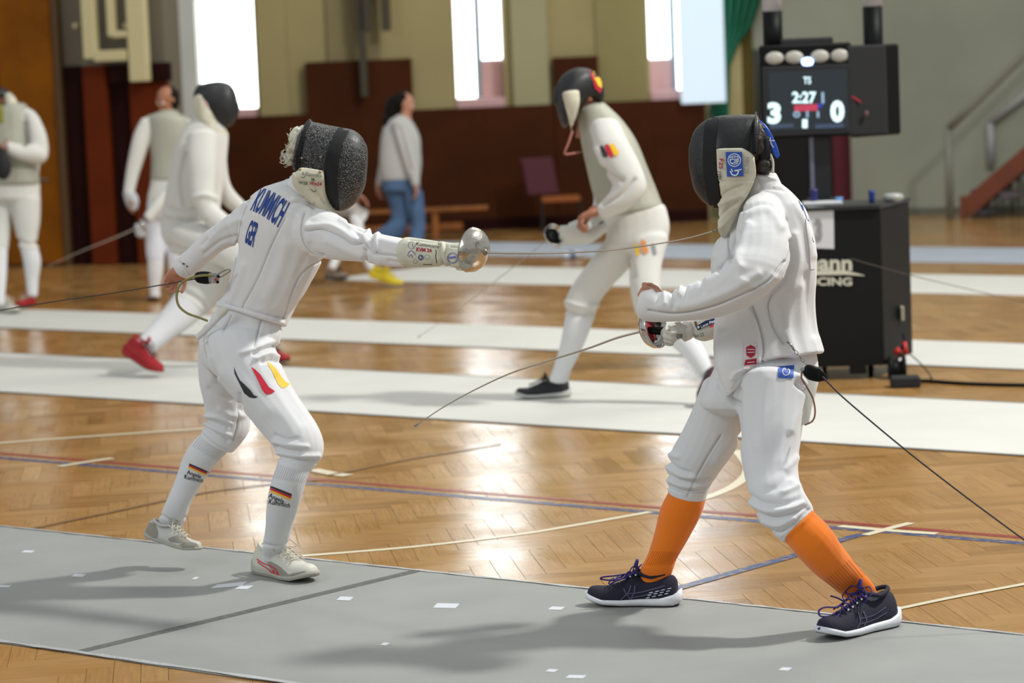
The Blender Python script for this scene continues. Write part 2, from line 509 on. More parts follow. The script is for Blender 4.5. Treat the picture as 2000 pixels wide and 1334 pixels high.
def parquet_mat():
    m = bpy.data.materials.new('oak_parquet'); m.use_nodes = True
    nt = m.node_tree; N = nt.nodes; L = nt.links; b = N['Principled BSDF']
    at = N.new('ShaderNodeAttribute'); at.attribute_name = 'tone'
    uv = N.new('ShaderNodeUVMap'); uv.uv_map = 'grain'
    mp = N.new('ShaderNodeMapping'); mp.inputs['Scale'].default_value = (3.0, 42.0, 1)
    L.new(uv.outputs[0], mp.inputs[0])
    n = N.new('ShaderNodeTexNoise'); n.inputs['Scale'].default_value = 1.6; n.inputs['Detail'].default_value = 6; n.inputs['Roughness'].default_value = .6
    L.new(mp.outputs[0], n.inputs['Vector'])
    cr = N.new('ShaderNodeValToRGB'); e = cr.color_ramp.elements
    e[0].position = 0; e[0].color = srgb('#8a6131'); e[1].position = 1; e[1].color = srgb('#ba935f')
    e2 = cr.color_ramp.elements.new(.5); e2.color = srgb('#a97e48')
    L.new(at.outputs['Fac'], cr.inputs[0])
    g = N.new('ShaderNodeMix'); g.data_type = 'RGBA'; g.blend_type = 'MULTIPLY'; g.inputs[0].default_value = .75
    mr = N.new('ShaderNodeMapRange'); mr.inputs[1].default_value = .3; mr.inputs[2].default_value = .7; mr.inputs[3].default_value = .72; mr.inputs[4].default_value = 1.12
    L.new(n.outputs['Fac'], mr.inputs[0]); L.new(cr.outputs[0], g.inputs[6]); L.new(mr.outputs[0], g.inputs[7])
    # scuffs and small dark wear spots of the old varnish
    tc = N.new('ShaderNodeNewGeometry')
    n2 = N.new('ShaderNodeTexNoise'); n2.inputs['Scale'].default_value = 9; n2.inputs['Detail'].default_value = 8; n2.inputs['Roughness'].default_value = .7
    mp2 = N.new('ShaderNodeMapping'); mp2.inputs['Scale'].default_value = (1, 2.2, 1); L.new(tc.outputs['Position'], mp2.inputs[0]); L.new(mp2.outputs[0], n2.inputs['Vector'])
    m2 = N.new('ShaderNodeMapRange'); m2.inputs[1].default_value = .62; m2.inputs[2].default_value = .72; m2.inputs[3].default_value = 1; m2.inputs[4].default_value = .62
    L.new(n2.outputs['Fac'], m2.inputs[0])
    g2 = N.new('ShaderNodeMix'); g2.data_type = 'RGBA'; g2.blend_type = 'MULTIPLY'; g2.inputs[0].default_value = .8
    L.new(g.outputs[2], g2.inputs[6]); L.new(m2.outputs[0], g2.inputs[7]); L.new(g2.outputs[2], b.inputs['Base Color'])
    n3 = N.new('ShaderNodeTexNoise'); n3.inputs['Scale'].default_value = 2.3; n3.inputs['Detail'].default_value = 5
    L.new(tc.outputs['Position'], n3.inputs['Vector'])
    m3 = N.new('ShaderNodeMapRange'); m3.inputs[1].default_value = .3; m3.inputs[2].default_value = .7; m3.inputs[3].default_value = .12; m3.inputs[4].default_value = .27
    L.new(n3.outputs['Fac'], m3.inputs[0]); L.new(m3.outputs[0], b.inputs['Roughness'])
    b.inputs['Specular IOR Level'].default_value = .55
    bp = N.new('ShaderNodeBump'); bp.inputs['Distance'].default_value = .0015; bp.inputs['Strength'].default_value = .35
    L.new(n2.outputs['Fac'], bp.inputs['Height']); L.new(bp.outputs[0], b.inputs['Normal'])
    return m
PARQ = parquet_mat()
def paint_mat(name, col, worn):
    m = mat(name, col, .3)
    nt = m.node_tree; N = nt.nodes; L = nt.links; b = N['Principled BSDF']
    g = N.new('ShaderNodeNewGeometry'); n = N.new('ShaderNodeTexNoise'); n.inputs['Scale'].default_value = 22; n.inputs['Detail'].default_value = 6
    mp = N.new('ShaderNodeMapping'); mp.inputs['Scale'].default_value = (1, 3, 1); L.new(g.outputs['Position'], mp.inputs[0]); L.new(mp.outputs[0], n.inputs['Vector'])
    mr = N.new('ShaderNodeMapRange'); mr.inputs[1].default_value = worn; mr.inputs[2].default_value = worn + .06
    L.new(n.outputs['Fac'], mr.inputs[0])
    mx = N.new('ShaderNodeMix'); mx.data_type = 'RGBA'; mx.inputs[6].default_value = srgb(col); mx.inputs[7].default_value = srgb('#b58850')
    L.new(mr.outputs[0], mx.inputs[0]); L.new(mx.outputs[2], b.inputs['Base Color'])
    return m
PBLUE = paint_mat('blue_line_paint', '#2f4470', .56)
PRED = paint_mat('red_line_paint', '#8a2a26', .62)
PWHITE = paint_mat('white_line_paint', '#d8ceb2', .66)
PDARK = paint_mat('dark_line_paint', '#7b5a35', .6)
PISTE = mat('grey_piste_fabric', '#8f918d', .55, bump=.25, bscale=900, var=.05, vscale=3)
PISTEW = mat('white_piste_fabric', '#c9c8c1', .6, bump=.2, bscale=700, var=.03, vscale=2)
PISTEB = mat('bluish_piste_fabric', '#a3abb6', .6, var=.04, vscale=2)
TAPE = mat('silver_edge_tape', '#c2c4c4', .3, metal=.35, bump=.9, bscale=70)
WTAPE = mat('white_tape', '#c9cdd4', .5, bump=.3, bscale=100)
DSEAM = mat('dark_piste_seam', '#5c5c58', .8, var=.2, vscale=40)
WALLC = mat('cream_wall_paint', '#a09366', .8, var=.07, vscale=.9)
WALLD = mat('dull_cream_paint', '#877b56', .8, var=.07, vscale=.9)
WALLG = mat('grey_green_wall_paint', '#8d9081', .8, var=.1, vscale=.7)
WALLU = mat('dark_grey_wall_paint', '#6e6757', .8, var=.05, vscale=.9)
WAINS = mat('brown_wainscot_wood', '#3f1c04', .65, var=.16, vscale=2, spec=.12)
WAINL = mat('russet_board', '#5c2204', .65, var=.1, vscale=2, spec=.12)
WAINK = mat('dark_maroon_board', '#220907', .7, var=.1, vscale=2, spec=.1)
DOORW = mat('orange_brown_wood', '#7a4603', .6, var=.16, vscale=3, spec=.12)
CREAMP = mat('cream_enamel', '#c3b98c', .5)
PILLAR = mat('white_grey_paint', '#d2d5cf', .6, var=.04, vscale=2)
PINK = mat('red_paint_with_sunlight', '#cfa6a6', .6)  # red-brown paint, its sunlit wash put into the base colour
GLASSL = mat('backlit_frosted_glass', '#f2fbff', .4, emit=4.5)
FRAMEG = mat('window_frame_grey', '#8a98a4', .5)
SCREENW = mat('glowing_blue_white_blind', '#cfe2f2', .6, emit=.5)  # emission stands in for light coming through the blind
GREEN = mat('green_curtain_cloth', '#0f6044', .8, var=.1, vscale=3)
MAROON = mat('maroon_cloth', '#551420', .8)
DARKP = mat('dark_grey_paint', '#3a3523', .6)
RAILG = mat('grey_rail_paint', '#77786b', .5)
RAILL = mat('pale_rail_paint', '#9a9c9b', .5)
STRING = mat('stringer_wood', '#6a2f10', .5, var=.1, vscale=3)

# ------------------------------------------------------------------ the floor: herringbone parquet
UA = math.radians(-38.1)                        # direction in which pistes and court lines run
UV3 = np.array([math.cos(UA), math.sin(UA), 0]); NV3 = np.array([-math.sin(UA), math.cos(UA), 0])
def D2(d, s, z=0.0): return NV3 * d + UV3 * s + np.array([0, 0, z])
fl = MB().box((0, 17, -.06), (16, 0, 0), (0, 19, 0), (0, 0, .045)).build('floor', mat('floor_underlay', '#3a2512', .9))
tag(fl, kind='structure')
PW, NL = .085, 5
PL = PW * NL
pa = math.radians(-38.1 + 45)
av = np.array([math.cos(pa), math.sin(pa)]); bv = np.array([-math.sin(pa), math.cos(pa)])
planks = []
def inview(c, mg=1.25):
    Y = c[1]
    return 5.0 < Y < 31.5 and abs(c[0]) < .2 * Y * 1.7 + 1.6
ij = []
for a in np.arange(-2, 40 * 1.0, 1): pass
corn = [np.array([x, y]) for x in (-13, 13) for y in (4.5, 32)]
i0, i1 = int(min(c @ av for c in corn) / PW) - 7, int(max(c @ av for c in corn) / PW) + 1
j0, j1 = int(min(c @ bv for c in corn) / PW) - 7, int(max(c @ bv for c in corn) / PW) + 1
for j in range(j0, j1):                          # planks lying along a
    s0 = i0 + ((j - i0) % (2 * NL))
    for i in range(s0, i1, 2 * NL):
        c = av * (i + NL / 2) * PW + bv * (j + .5) * PW
        if inview(c): planks.append((c, 0))
for i in range(i0, i1):                          # planks lying along b
    s0 = j0 + ((i + 1 - j0) % (2 * NL))
    for j in range(s0, j1, 2 * NL):
        c = av * (i + .5) * PW + bv * (j + NL / 2) * PW
        if inview(c): planks.append((c, 1))
def plank_geo(c, k, ox, z=0.0):
    l, t = (av, bv) if k == 0 else (bv, -av)
    h, q = PL / 2 - .0006, PW / 2 - .0006
    V = []
    for zz, ins in ((-.012 + z, 0), (-.0006 + z, 0), (z, .0005)):
        for sx, sy in ((-1, -1), (1, -1), (1, 1), (-1, 1)):
            p = c + l * sx * (h - ins) + t * sy * (q - ins)
            V.append((p[0], p[1], zz))
    F = [(0, 1, 5, 4), (1, 2, 6, 5), (2, 3, 7, 6), (3, 0, 4, 7), (4, 5, 9, 8), (5, 6, 10, 9), (6, 7, 11, 10), (7, 4, 8, 11), (8, 9, 10, 11)]
    uvp = {}
    for n_, (sx, sy) in enumerate(((-1, -1), (1, -1), (1, 1), (-1, 1))):
        for r in range(3): uvp[r * 4 + n_] = (ox + sx * h, ox * .7 + sy * q)
    return V, F, uvp
def plank_mesh(name, items):
    V = []; F = []; U = []; T = []
    for (c, k, ox, tone, z) in items:
        v, f, u = plank_geo(np.array(c), k, ox, z); o = len(V)
        V += v
        for q in f:
            F.append(tuple(i + o for i in q)); U += [u[i] for i in q]; T += [tone] * 4
    me = mesh(name, V, F)
    uvl = me.uv_layers.new(name='grain'); uvl.data.foreach_set('uv', np.array(U).ravel())
    at = me.attributes.new('tone', 'FLOAT', 'CORNER'); at.data.foreach_set('value', np.array(T, float))
    me.materials.append(PARQ)
    return me
scored = []
for c, k in planks:
    d = c @ NV3[:2]; X, Y, Z = proj((c[0], c[1], 0))
    vis = -30 < X < 2030 and 0 < Y < 1350 and not (6.1 < d < 7.58) and not (11.1 < d < 12.5)
    scored.append((Z + (0 if vis else 100), c, k))
scored.sort(key=lambda q: q[0])
near, rest = scored[:300], scored[300:]
vmesh = []
for v in range(16):                              # sixteen shared planks, eight tones in each direction
    k = v % 2
    vmesh.append(plank_mesh('plank', [((0, 0), k, v * 3.7, random.gauss(.5, .15), 0)]))
for _, c, k in near:
    o = bpy.data.objects.new('plank', vmesh[random.randrange(8) * 2 + k]); C.objects.link(o)
    o.parent = fl; o.location = Vector((c[0], c[1], random.uniform(-.0003, 0))) - fl.location
me = plank_mesh('plank_field', [(c, k, random.uniform(0, 60), random.gauss(.5, .15), random.uniform(-.0003, 0)) for _, c, k in rest])
o = link(me, 'plank_field', None, fl); tag(o, kind='stuff')

def gstrip(name, pts, wd, m, z=.0008, parent=None, straight=False):
    """painted line along image-plane ground marks, wd in metres"""
    P = [G(*p) for p in pts]
    if not straight and len(P) > 2: P = smoothline(P, 8)
    V = []; F = []
    for i, p in enumerate(P):
        t = P[min(i + 1, len(P) - 1)] - P[max(i - 1, 0)]; t = t / np.linalg.norm(t)
        nn = np.array([-t[1], t[0], 0]) * wd / 2
        for q in (p + nn, p - nn): V.append((q[0], q[1], z))
    F = [(2 * i, 2 * i + 1, 2 * i + 3, 2 * i + 2) for i in range(len(P) - 1)]
    return link(mesh(name, V, F), name, m, parent)
def uline(p0, s0, s1, wd, m, lab, z=.0008, doff=0.0):
    g = G(*p0); d = g @ NV3 + doff
    V = [D2(d - wd / 2, s0, z), D2(d - wd / 2, s1, z), D2(d + wd / 2, s1, z), D2(d + wd / 2, s0, z)]
    o = link(mesh('court_line', V, [(0, 1, 2, 3)]), 'court_line', m, fl); tag(o, lab)
uline((1000, 968), -16, 2, .045, PRED, 'red half of the double line', .0010)
uline((1000, 978), -16, 2, .055, PBLUE, 'blue half of the double line', .0008)
for pts, wd, m, lab in (
        ([(590, 1086), (800, 1069), (1000, 1046), (1130, 1025), (1270, 1000)], .04, PWHITE, 'white line from the grey piste'),
        ([(1300, 990), (1380, 972), (1440, 945), (1462, 915), (1440, 880)], .05, PWHITE, 'curved white line'),
        ([(1322, 1150), (1450, 1114), (1560, 1083), (1650, 1053), (1690, 1044)], .05, PBLUE, 'worn blue line'),
        ([(1640, 1028), (1740, 1037), (1830, 1043)], .045, PWHITE, 'white cross bar on the red line'),
        ([(1690, 1046), (1740, 1032), (1780, 1022)], .04, PWHITE, 'short white cross bar'),
        ([(1755, 1190), (1860, 1168), (2010, 1140)], .03, PWHITE, 'pale line at the grey piste'),
        ([(-20, 868), (150, 855), (400, 838)], .05, PWHITE, 'faded white line'),
        ([(115, 912), (170, 903), (220, 896)], .05, PWHITE, 'short faded white bar'),
        ([(610, 918), (650, 926), (680, 930)], .07, PWHITE, 'white line stub'),
        ([(60, 1034), (200, 1005), (420, 960), (620, 938)], .03, PDARK, 'dark worn line'),
        ([(640, 930), (800, 898), (980, 868)], .03, PDARK, 'dark worn line')):
    zl = globals().get('zl', .0011) + .00025
    o = gstrip('court_line', pts, wd, m, zl, fl); tag(o, lab)

# ------------------------------------------------------------------ pistes
def piste(d0, d1, s0, s1, m, label, th=.004, group=None):
    mb = MB(); nseg = 60
    V = []; F = []
    rnd = random.Random(int(d0 * 10))
    for i in range(nseg + 1):
        s = s0 + (s1 - s0) * i / nseg
        e0, e1 = rnd.uniform(-.006, .006), rnd.uniform(-.006, .006)
        V += [D2(d0 + e0, s, 0.001), D2(d0 + e0, s, th), D2(d1 + e1, s, th), D2(d1 + e1, s, 0.001)]
    for i in range(nseg):
        a = 4 * i
        for k in range(3): F.append((a + k, a + k + 1, a + k + 5, a + k + 4))
    F += [(0, 3, 2, 1), (4 * nseg, 4 * nseg + 1, 4 * nseg + 2, 4 * nseg + 3)]
    o = link(mesh('fencing_piste', V, F), 'fencing_piste', m)
    return tag(o, label, 'piste', group)
pg = piste(6.02, 7.65, -13, -1.2, PISTE, 'grey fencing piste under the two fencers in front, with white tape marks')
pw1 = piste(11.03, 12.64, -20, -3, PISTEW, 'white piste directly behind the grey one, widest of the white strips')
pw2 = piste(13.95, 15.15, -24, -5, PISTEW, 'white piste, second strip behind the grey one')
pw3 = piste(18.05, 19.55, -16.2, -7, PISTEW, 'white piste, third strip back, running behind the far fencer')
pw4 = piste(20.65, 22.2, -19.0, -9, PISTEB, 'bluish grey piste, the farthest strip towards the back wall')
s_ = G(485, 1196) @ UV3
def pquad(name, q, m, parent, z=.0048, lab=None):
    V = [np.array([*G(*p)[:2], z]) for p in q]
    o = link(mesh(name, V, [(0, 1, 2, 3)]), name, m, parent)
    if lab: tag(o, lab)
    return o
pquad('cross_seam', [(150, 1273), (812, 1114), (820, 1119), (168, 1276)], DSEAM, pg, lab='dark seam across the piste')
for (x, y, wd, hh) in ((55, 1079, 22, 4), (154, 1126, 24, 5), (6, 1147, 30, 4), (382, 1131, 10, 4), (674, 1171, 28, 7), (872, 1185, 46, 9), (1087, 1190, 28, 6), (752, 1260, 14, 5), (1078, 1312, 20, 5), (1125, 1324, 36, 6), (1534, 1309, 22, 6)):
    pquad('tape_mark', [(x - wd / 2 - 3, y + hh / 2), (x - wd / 2 + 5, y - hh / 2), (x + wd / 2 + 3, y - hh / 2 + 1), (x + wd / 2 - 5, y + hh / 2 + 1)], WTAPE, pg)
pquad('tape_strip', [(410, 1152), (425, 1144), (484, 1138), (472, 1147)], WTAPE, pg)
pquad('tape_strip', [(458, 1153), (468, 1147), (496, 1146), (484, 1153)], WTAPE, pg)
for d_, lab in ((6.03, 'near crinkled silver edge tape'), (7.64, 'far crinkled silver edge tape')):
    V = []; F = []; nn = 240; rnd = random.Random(3)
    for i in range(nn + 1):
        s = -13 + 11.8 * i / nn
        ww = rnd.uniform(.008, .016) if d_ < 7 else rnd.uniform(.006, .013)
        V += [D2(d_ - ww, s, .0055 + rnd.uniform(0, .002)), D2(d_ + ww, s, .0055 + rnd.uniform(0, .002))]
    for i in range(nn): F.append((2 * i, 2 * i + 1, 2 * i + 3, 2 * i + 2))
    tag(link(mesh('edge_tape', V, F), 'edge_tape', TAPE, pg), lab)
for pp, dd in ((pw1, 11.03), (pw1, 12.64), (pw2, 13.95)):
    V = [D2(dd - .015, -20, .005), D2(dd + .015, -20, .005), D2(dd + .015, -3.2, .005), D2(dd - .015, -3.2, .005)]
    tag(link(mesh('edge_tape', V, [(0, 1, 2, 3)]), 'edge_tape', mat('grey_edge', '#7e807c', .5), pp), 'grey edge strip')

# ------------------------------------------------------------------ walls
class Plane:
    def __init__(s, p0, p1):
        a, b = G(*p0), G(*p1)
        s.o = a; s.e = (b - a) / np.linalg.norm(b - a); s.n = np.cross(s.e, (0, 0, 1.0))   # towards the camera
        if s.n @ (C0 - a) < 0: s.n = -s.n
    def sz(s, x, y, off=0.0):
        r = ray(x, y); t = ((s.o + s.n * off - C0) @ s.n) / (r @ s.n)
        p = C0 + r * t
        return (p - s.o) @ s.e, p[2]
    def p(s, a, z, off=0.0): return s.o + s.e * a + s.n * off + np.array([0, 0, z])
    def box(s, mb, s0, s1, z0, z1, o0, o1, ch=0.0):
        c = s.p((s0 + s1) / 2, (z0 + z1) / 2, (o0 + o1) / 2)
        return mb.box(c, s.e * (s1 - s0) / 2, s.n * (o1 - o0) / 2, (0, 0, (z1 - z0) / 2), ch)
    def pbox(s, mb, x0, x1, y0, y1, o0, o1, ztop=None, zbot=None, ch=0.0):
        """box over a pixel rectangle of the plane (at its front face)"""
        ym = min(max((y0 + y1) / 2, 0), 400)
        s0 = s.sz(x0, ym, o1)[0]; s1 = s.sz(x1, ym, o1)[0]
        z1 = s.sz((x0 + x1) / 2, y0, o1)[1] if ztop is None else ztop
        z0 = s.sz((x0 + x1) / 2, y1, o1)[1] if zbot is None else zbot
        return s.box(mb, s0, s1, z0, z1, o0, o1, ch)
PB = Plane((330, 474), (1480, 426))
PA = Plane((-200, 524), (330, 514))
PC = Plane((1480, 426), (2300, 408))
HT = 8.0
sx = lambda x, y=120: PB.sz(x, y)[0]
sEnd = PB.sz(1480, 300)[0]
zs = [PB.sz(440, 222)[1], PB.sz(935, 211)[1], PB.sz(1300, 200)[1]]
ZW = float(np.mean(zs))
wins = [(sx(383), sx(499)), (sx(889), sx(984)), (sx(1268), sx(1412))]
mb = MB(); cur = -3.0
for a, b in wins:
    PB.box(mb, cur, a, 0, HT, -.45, 0)
    PB.box(mb, a, b, 0, ZW, -.45, 0)
    PB.box(mb, a, b, 6.2, HT, -.45, 0)
    cur = b
PB.box(mb, cur, sEnd - .03, 0, HT, -.45, 0)
tag(mb.build('wall_back', WALLC), kind='structure')
# pilasters and wall bays that differ in shade
for k, (x0, x1, off, m) in enumerate(((503, 560, .1, WALLC), (640, 742, .05, WALLD), (1000, 1070, .12, mat('pale_cream_paint', '#a19c78', .8, var=.05, vscale=1)), (1165, 1262, .04, mat('olive_cream_paint', '#8d8354', .8, var=.05, vscale=1)))):
    mb = MB(); PB.pbox(mb, x0, x1, 0, 200, 0, off, ztop=HT, zbot=0)
    tag(mb.build('trim_%d' % (k + 1), m), kind='structure')
# wainscot boards, each a piece of the wainscot
wb = empty('trim_5', PB.p(sEnd / 2, 0, .05), kind='structure')
sW1 = PB.sz(1375, 205)[0]
sR = [(sx(597), sx(804), 1.9), (sx(1079), sx(1166), 1.88)]
edges = sorted([0.0, sW1] + [v for a, b, z in sR for v in (a, b)])
zr = [PB.sz(600, 122)[1], PB.sz(1120, 111)[1]]
for a, b in zip(edges[:-1], edges[1:]):
    top = ZW
    for i, (p, q, z) in enumerate(sR):
        if a >= p - .01 and b <= q + .01: top = zr[i]
    nb = max(1, round((b - a) / .62))
    for i in range(nb):
        q0 = a + (b - a) * i / nb; q1 = a + (b - a) * (i + 1) / nb
        mb = MB(); PB.box(mb, q0 + .0006, q1 - .0006, .12, top, 0.0, .15 if top < 1.7 else .17, ch=.0015)
        mb.build('board', WAINS, wb)
mb = MB(); PB.box(mb, 0, sW1, 0, .13, 0, .17); tag(mb.build('baseboard_back', WAINK), kind='structure')
# windows: deep reveals, sill, panes
for k, (a, b) in enumerate(wins):
    wr_ = empty('window_%d' % (k + 1), PB.p((a + b) / 2, ZW, -.3), kind='structure')
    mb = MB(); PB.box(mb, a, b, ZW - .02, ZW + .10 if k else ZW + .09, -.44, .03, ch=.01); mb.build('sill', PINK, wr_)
    mid = a + (b - a) * .49
    if k == 0: spl = [(a, b, ZW + .09)]
    elif k == 1: spl = [(a, mid - .02, ZW + .1), (mid + .03, b, PB.sz(960, 116, -.35)[1])]
    else: spl = [(a, sx(1316), PB.sz(1295, 114, -.35)[1]), (sx(1326), b, ZW + .1)]
    for a0, b0, z0 in spl:
        m_ = MB(); PB.box(m_, a0 + .01, b0 - .01, z0, 6.2, -.40, -.36); m_.build('pane', GLASSL, wr_)
        if z0 > ZW + .2:
            m_ = MB(); PB.box(m_, a0, b0, ZW + .08, z0 - .01, -.40, -.30, ch=.01); tag(m_.build('sunlit_paint_panel', PINK, wr_), 'panel coloured pink for sunlit red paint under the pane')  # added board; its pink stands in for sun on red paint
    if k == 1:
        m_ = MB(); PB.box(m_, mid - .035, mid + .025, ZW + .08, 6.2, -.42, -.3, ch=.01); m_.build('mullion', FRAMEG, wr_)
    if k == 2:
        m_ = MB(); PB.box(m_, sx(1316), sx(1326), ZW + .08, 6.2, -.42, -.3, ch=.01); m_.build('mullion', FRAMEG, wr_)
    m_ = MB(); PB.box(m_, a, b, 3.9, 3.96, -.42, -.33); m_.build('transom', FRAMEG, wr_)
mb = MB(); PB.box(mb, sx(1322, 80), sx(1409, 80), PB.sz(1365, 202, .3)[1], 5.8, .26, .30, ch=.008)
tag(mb.build('hanging_blind', SCREENW), 'blue-white blind with light put in as glow, hanging beside the green curtain', 'blind')
mb = MB(); PB.box(mb, sx(1318, 80), sx(1413, 80), 5.8, 5.9, .0, .32); mb.build('blind_box', FRAMEG, bpy.data.objects['hanging_blind'])
# white pillar in front of the wall, left of the first window
mb = MB(); PB.pbox(mb, 331, 386, 0, 300, .05, .5, ztop=HT, zbot=0); tag(mb.build('trim_6', PILLAR), kind='structure')
# gym apparatus hanging on the wall between windows
g_ = empty('climbing_pole_rack', PB.p(sx(708), PB.sz(705, 190)[1], .4), 'dark folded pole apparatus hanging on the cream wall above the raised brown panel', 'gym equipment')
for x0, x1, y1, nm in ((692, 722, 62, 'post'), (743, 761, 60, 'post'), (699, 714, 190, 'rod')):
    mb = MB(); PB.pbox(mb, x0, x1, -60, y1, .26, .36, ztop=4.2, ch=.01); mb.build(nm, DARKP, g_)
mb = MB(); PB.pbox(mb, 690, 763, -60, -40, .15, .38, ch=.01); mb.build('crossbar', DARKP, g_)

# left part: door leaf, dark boards, grey wall above
mb = MB(); PA.box(mb, -9, PA.sz(331, 300)[0], 0, HT, -.4, 0); tag(mb.build('wall_left', WALLU), kind='structure')
dl = empty('door_1', PA.p(PA.sz(30, 300)[0], 0, .05), kind='structure')
sD = PA.sz(124, 300)[0]
for i in range(4):
    mb = MB(); PA.box(mb, sD - .62 * (i + 1) + .004, sD - .62 * i - .004, 0.02, 5.5, 0, .09, ch=.008); mb.build('door_panel', DOORW, dl)
mb = MB(); PA.box(mb, sD, sD + .06, 0, 5.6, 0, .12, ch=.01); mb.build('door_frame', mat('dark_door_frame', '#4a3311', .6), dl)
p_ = PA.p(PA.sz(90, 350)[0], PA.sz(90, 350)[1], .12)
mb = MB(); mb.tube([p_ - PA.n * .05, p_ + PA.n * .04], .012).tube([p_ + PA.n * .04, p_ + PA.n * .04 + PA.e * .11], .012); mb.build('door_handle', STEEL, dl)
zt = PA.sz(220, 126)[1]
bw = empty('trim_7', PA.p(PA.sz(220, 300)[0], 0, .05), kind='structure')
for x0, x1, o1, m in ((127, 168, .04, WAINK), (168, 214, .12, WAINL), (214, 258, .04, WAINK), (258, 331, .10, WAINL)):
    mb = MB(); PA.pbox(mb, x0, x1, 126 if x0 < 210 else 126, 480, 0, o1, ztop=zt, zbot=0, ch=.01); mb.build('board', m, bw)
mb = MB(); PA.pbox(mb, 212, 331, 122, 160, .1, .16, ztop=zt, ch=.005); mb.build('board', WAINK, bw)
lf = empty('wall_frame_apparatus', PA.p(PA.sz(210, 60)[0], PA.sz(210, 160)[1], .3), 'cream painted steel frame mounted above the dark boards beside the door', 'gym equipment')
for x0, x1, y0, y1 in ((157, 182, -80, 116), (182, 246, 98, 120), (246, 282, -80, 160), (205, 218, -80, 72), (218, 246, 60, 74)):
    mb = MB(); PA.pbox(mb, x0, x1, y0, y1, .2, .3, ch=.01); mb.build('tube', CREAMP, lf)
for x_ in (165, 262):
    q = PA.p(PA.sz(x_, 50)[0], PA.sz(x_, 50)[1], 0); mb = MB().tube([q - PA.n * .01, q + PA.n * .22], .025); mb.build('bracket', CREAMP, lf)

# right part: grey-green wall, doorway, baseboard, curtain
sd0, sd1 = 0.0, PC.sz(1662, 300)[0]; zd = PC.sz(1570, 92)[1]; sE = PC.sz(2200, 200)[0]
mb = MB(); PC.box(mb, sd1, sE, 0, HT, -.3, 0); PC.box(mb, sd0 - .1, sd1, zd, HT, -.3, 0); PC.box(mb, sd0 - .1, sd1, 0, zd, -1.4, -1.3)
PC.box(mb, sd0 - .2, sd0 - .05, 0, zd, -1.4, -.05); PC.box(mb, sd1, sd1 + .1, 0, zd, -1.4, -.3)
tag(mb.build('wall_right', WALLG), kind='structure')
mb = MB(); PC.box(mb, sd1, sE, 0, PC.sz(1820, 409)[1] + .02, 0, .03); tag(mb.build('baseboard_right', mat('dull_skirting', '#5f6055', .7)), kind='structure')
dr = empty('door_2', PC.p((sd0 + sd1) / 2, 0, -.2), kind='structure')
for x0, x1, o, m, nm in ((1478, 1576, -.25, mat('black_recess', '#0b0807', .8), 'doorway_shade'), (1576, 1592, -.2, MAROON, 'door_curtain'), (1592, 1620, -.25, mat('black_recess2', '#0e0a0a', .8), 'doorway_shade'), (1620, 1660, -.2, MAROON, 'door_curtain')):  # black sheets put the open doorway's darkness into colour
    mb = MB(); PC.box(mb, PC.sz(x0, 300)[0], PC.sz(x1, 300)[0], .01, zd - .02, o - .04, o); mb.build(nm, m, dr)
mb = MB(); PC.box(mb, PC.sz(1425, 150)[0], PC.sz(1472, 150)[0], 0, HT, -.02, .04); tag(mb.build('trim_8', mat('ochre_column', '#51461f', .8, spec=.1)), kind='structure')
# green curtain: pleated sheet, gathered towards its foot
def curtain(name, rows, m, n=60, plane=PC):
    V = []; F = []
    for r, (x0, x1, y, off) in enumerate(rows):
        for i in range(n + 1):
            t = i / n; x = x0 + (x1 - x0) * t
            s, z = plane.sz(x, y, off)
            V.append(plane.p(s, z, off + .05 * math.sin(t * 38 + .6 * math.sin(r))))
    for r in range(len(rows) - 1):
        for i in range(n):
            a = r * (n + 1) + i; F.append((a, a + 1, a + n + 2, a + n + 1))
    o = link(mesh(name, V, F), name, m, None, True)
    md = o.modifiers.new('s', 'SOLIDIFY'); md.thickness = .01
    return o
o = curtain('green_curtain', [(1392, 1500, -260, .12), (1392, 1500, -100, .12), (1396, 1488, 0, .12), (1400, 1470, 50, .12), (1404, 1440, 90, .12), (1404, 1424, 130, .12), (1398, 1424, 180, .12), (1380, 1424, 240, .12), (1366, 1425, 330, .12), (1360, 1425, 425, .12)], GREEN)
tag(o, 'green curtain gathered to a narrow band beside the blue-white blind', 'curtain')

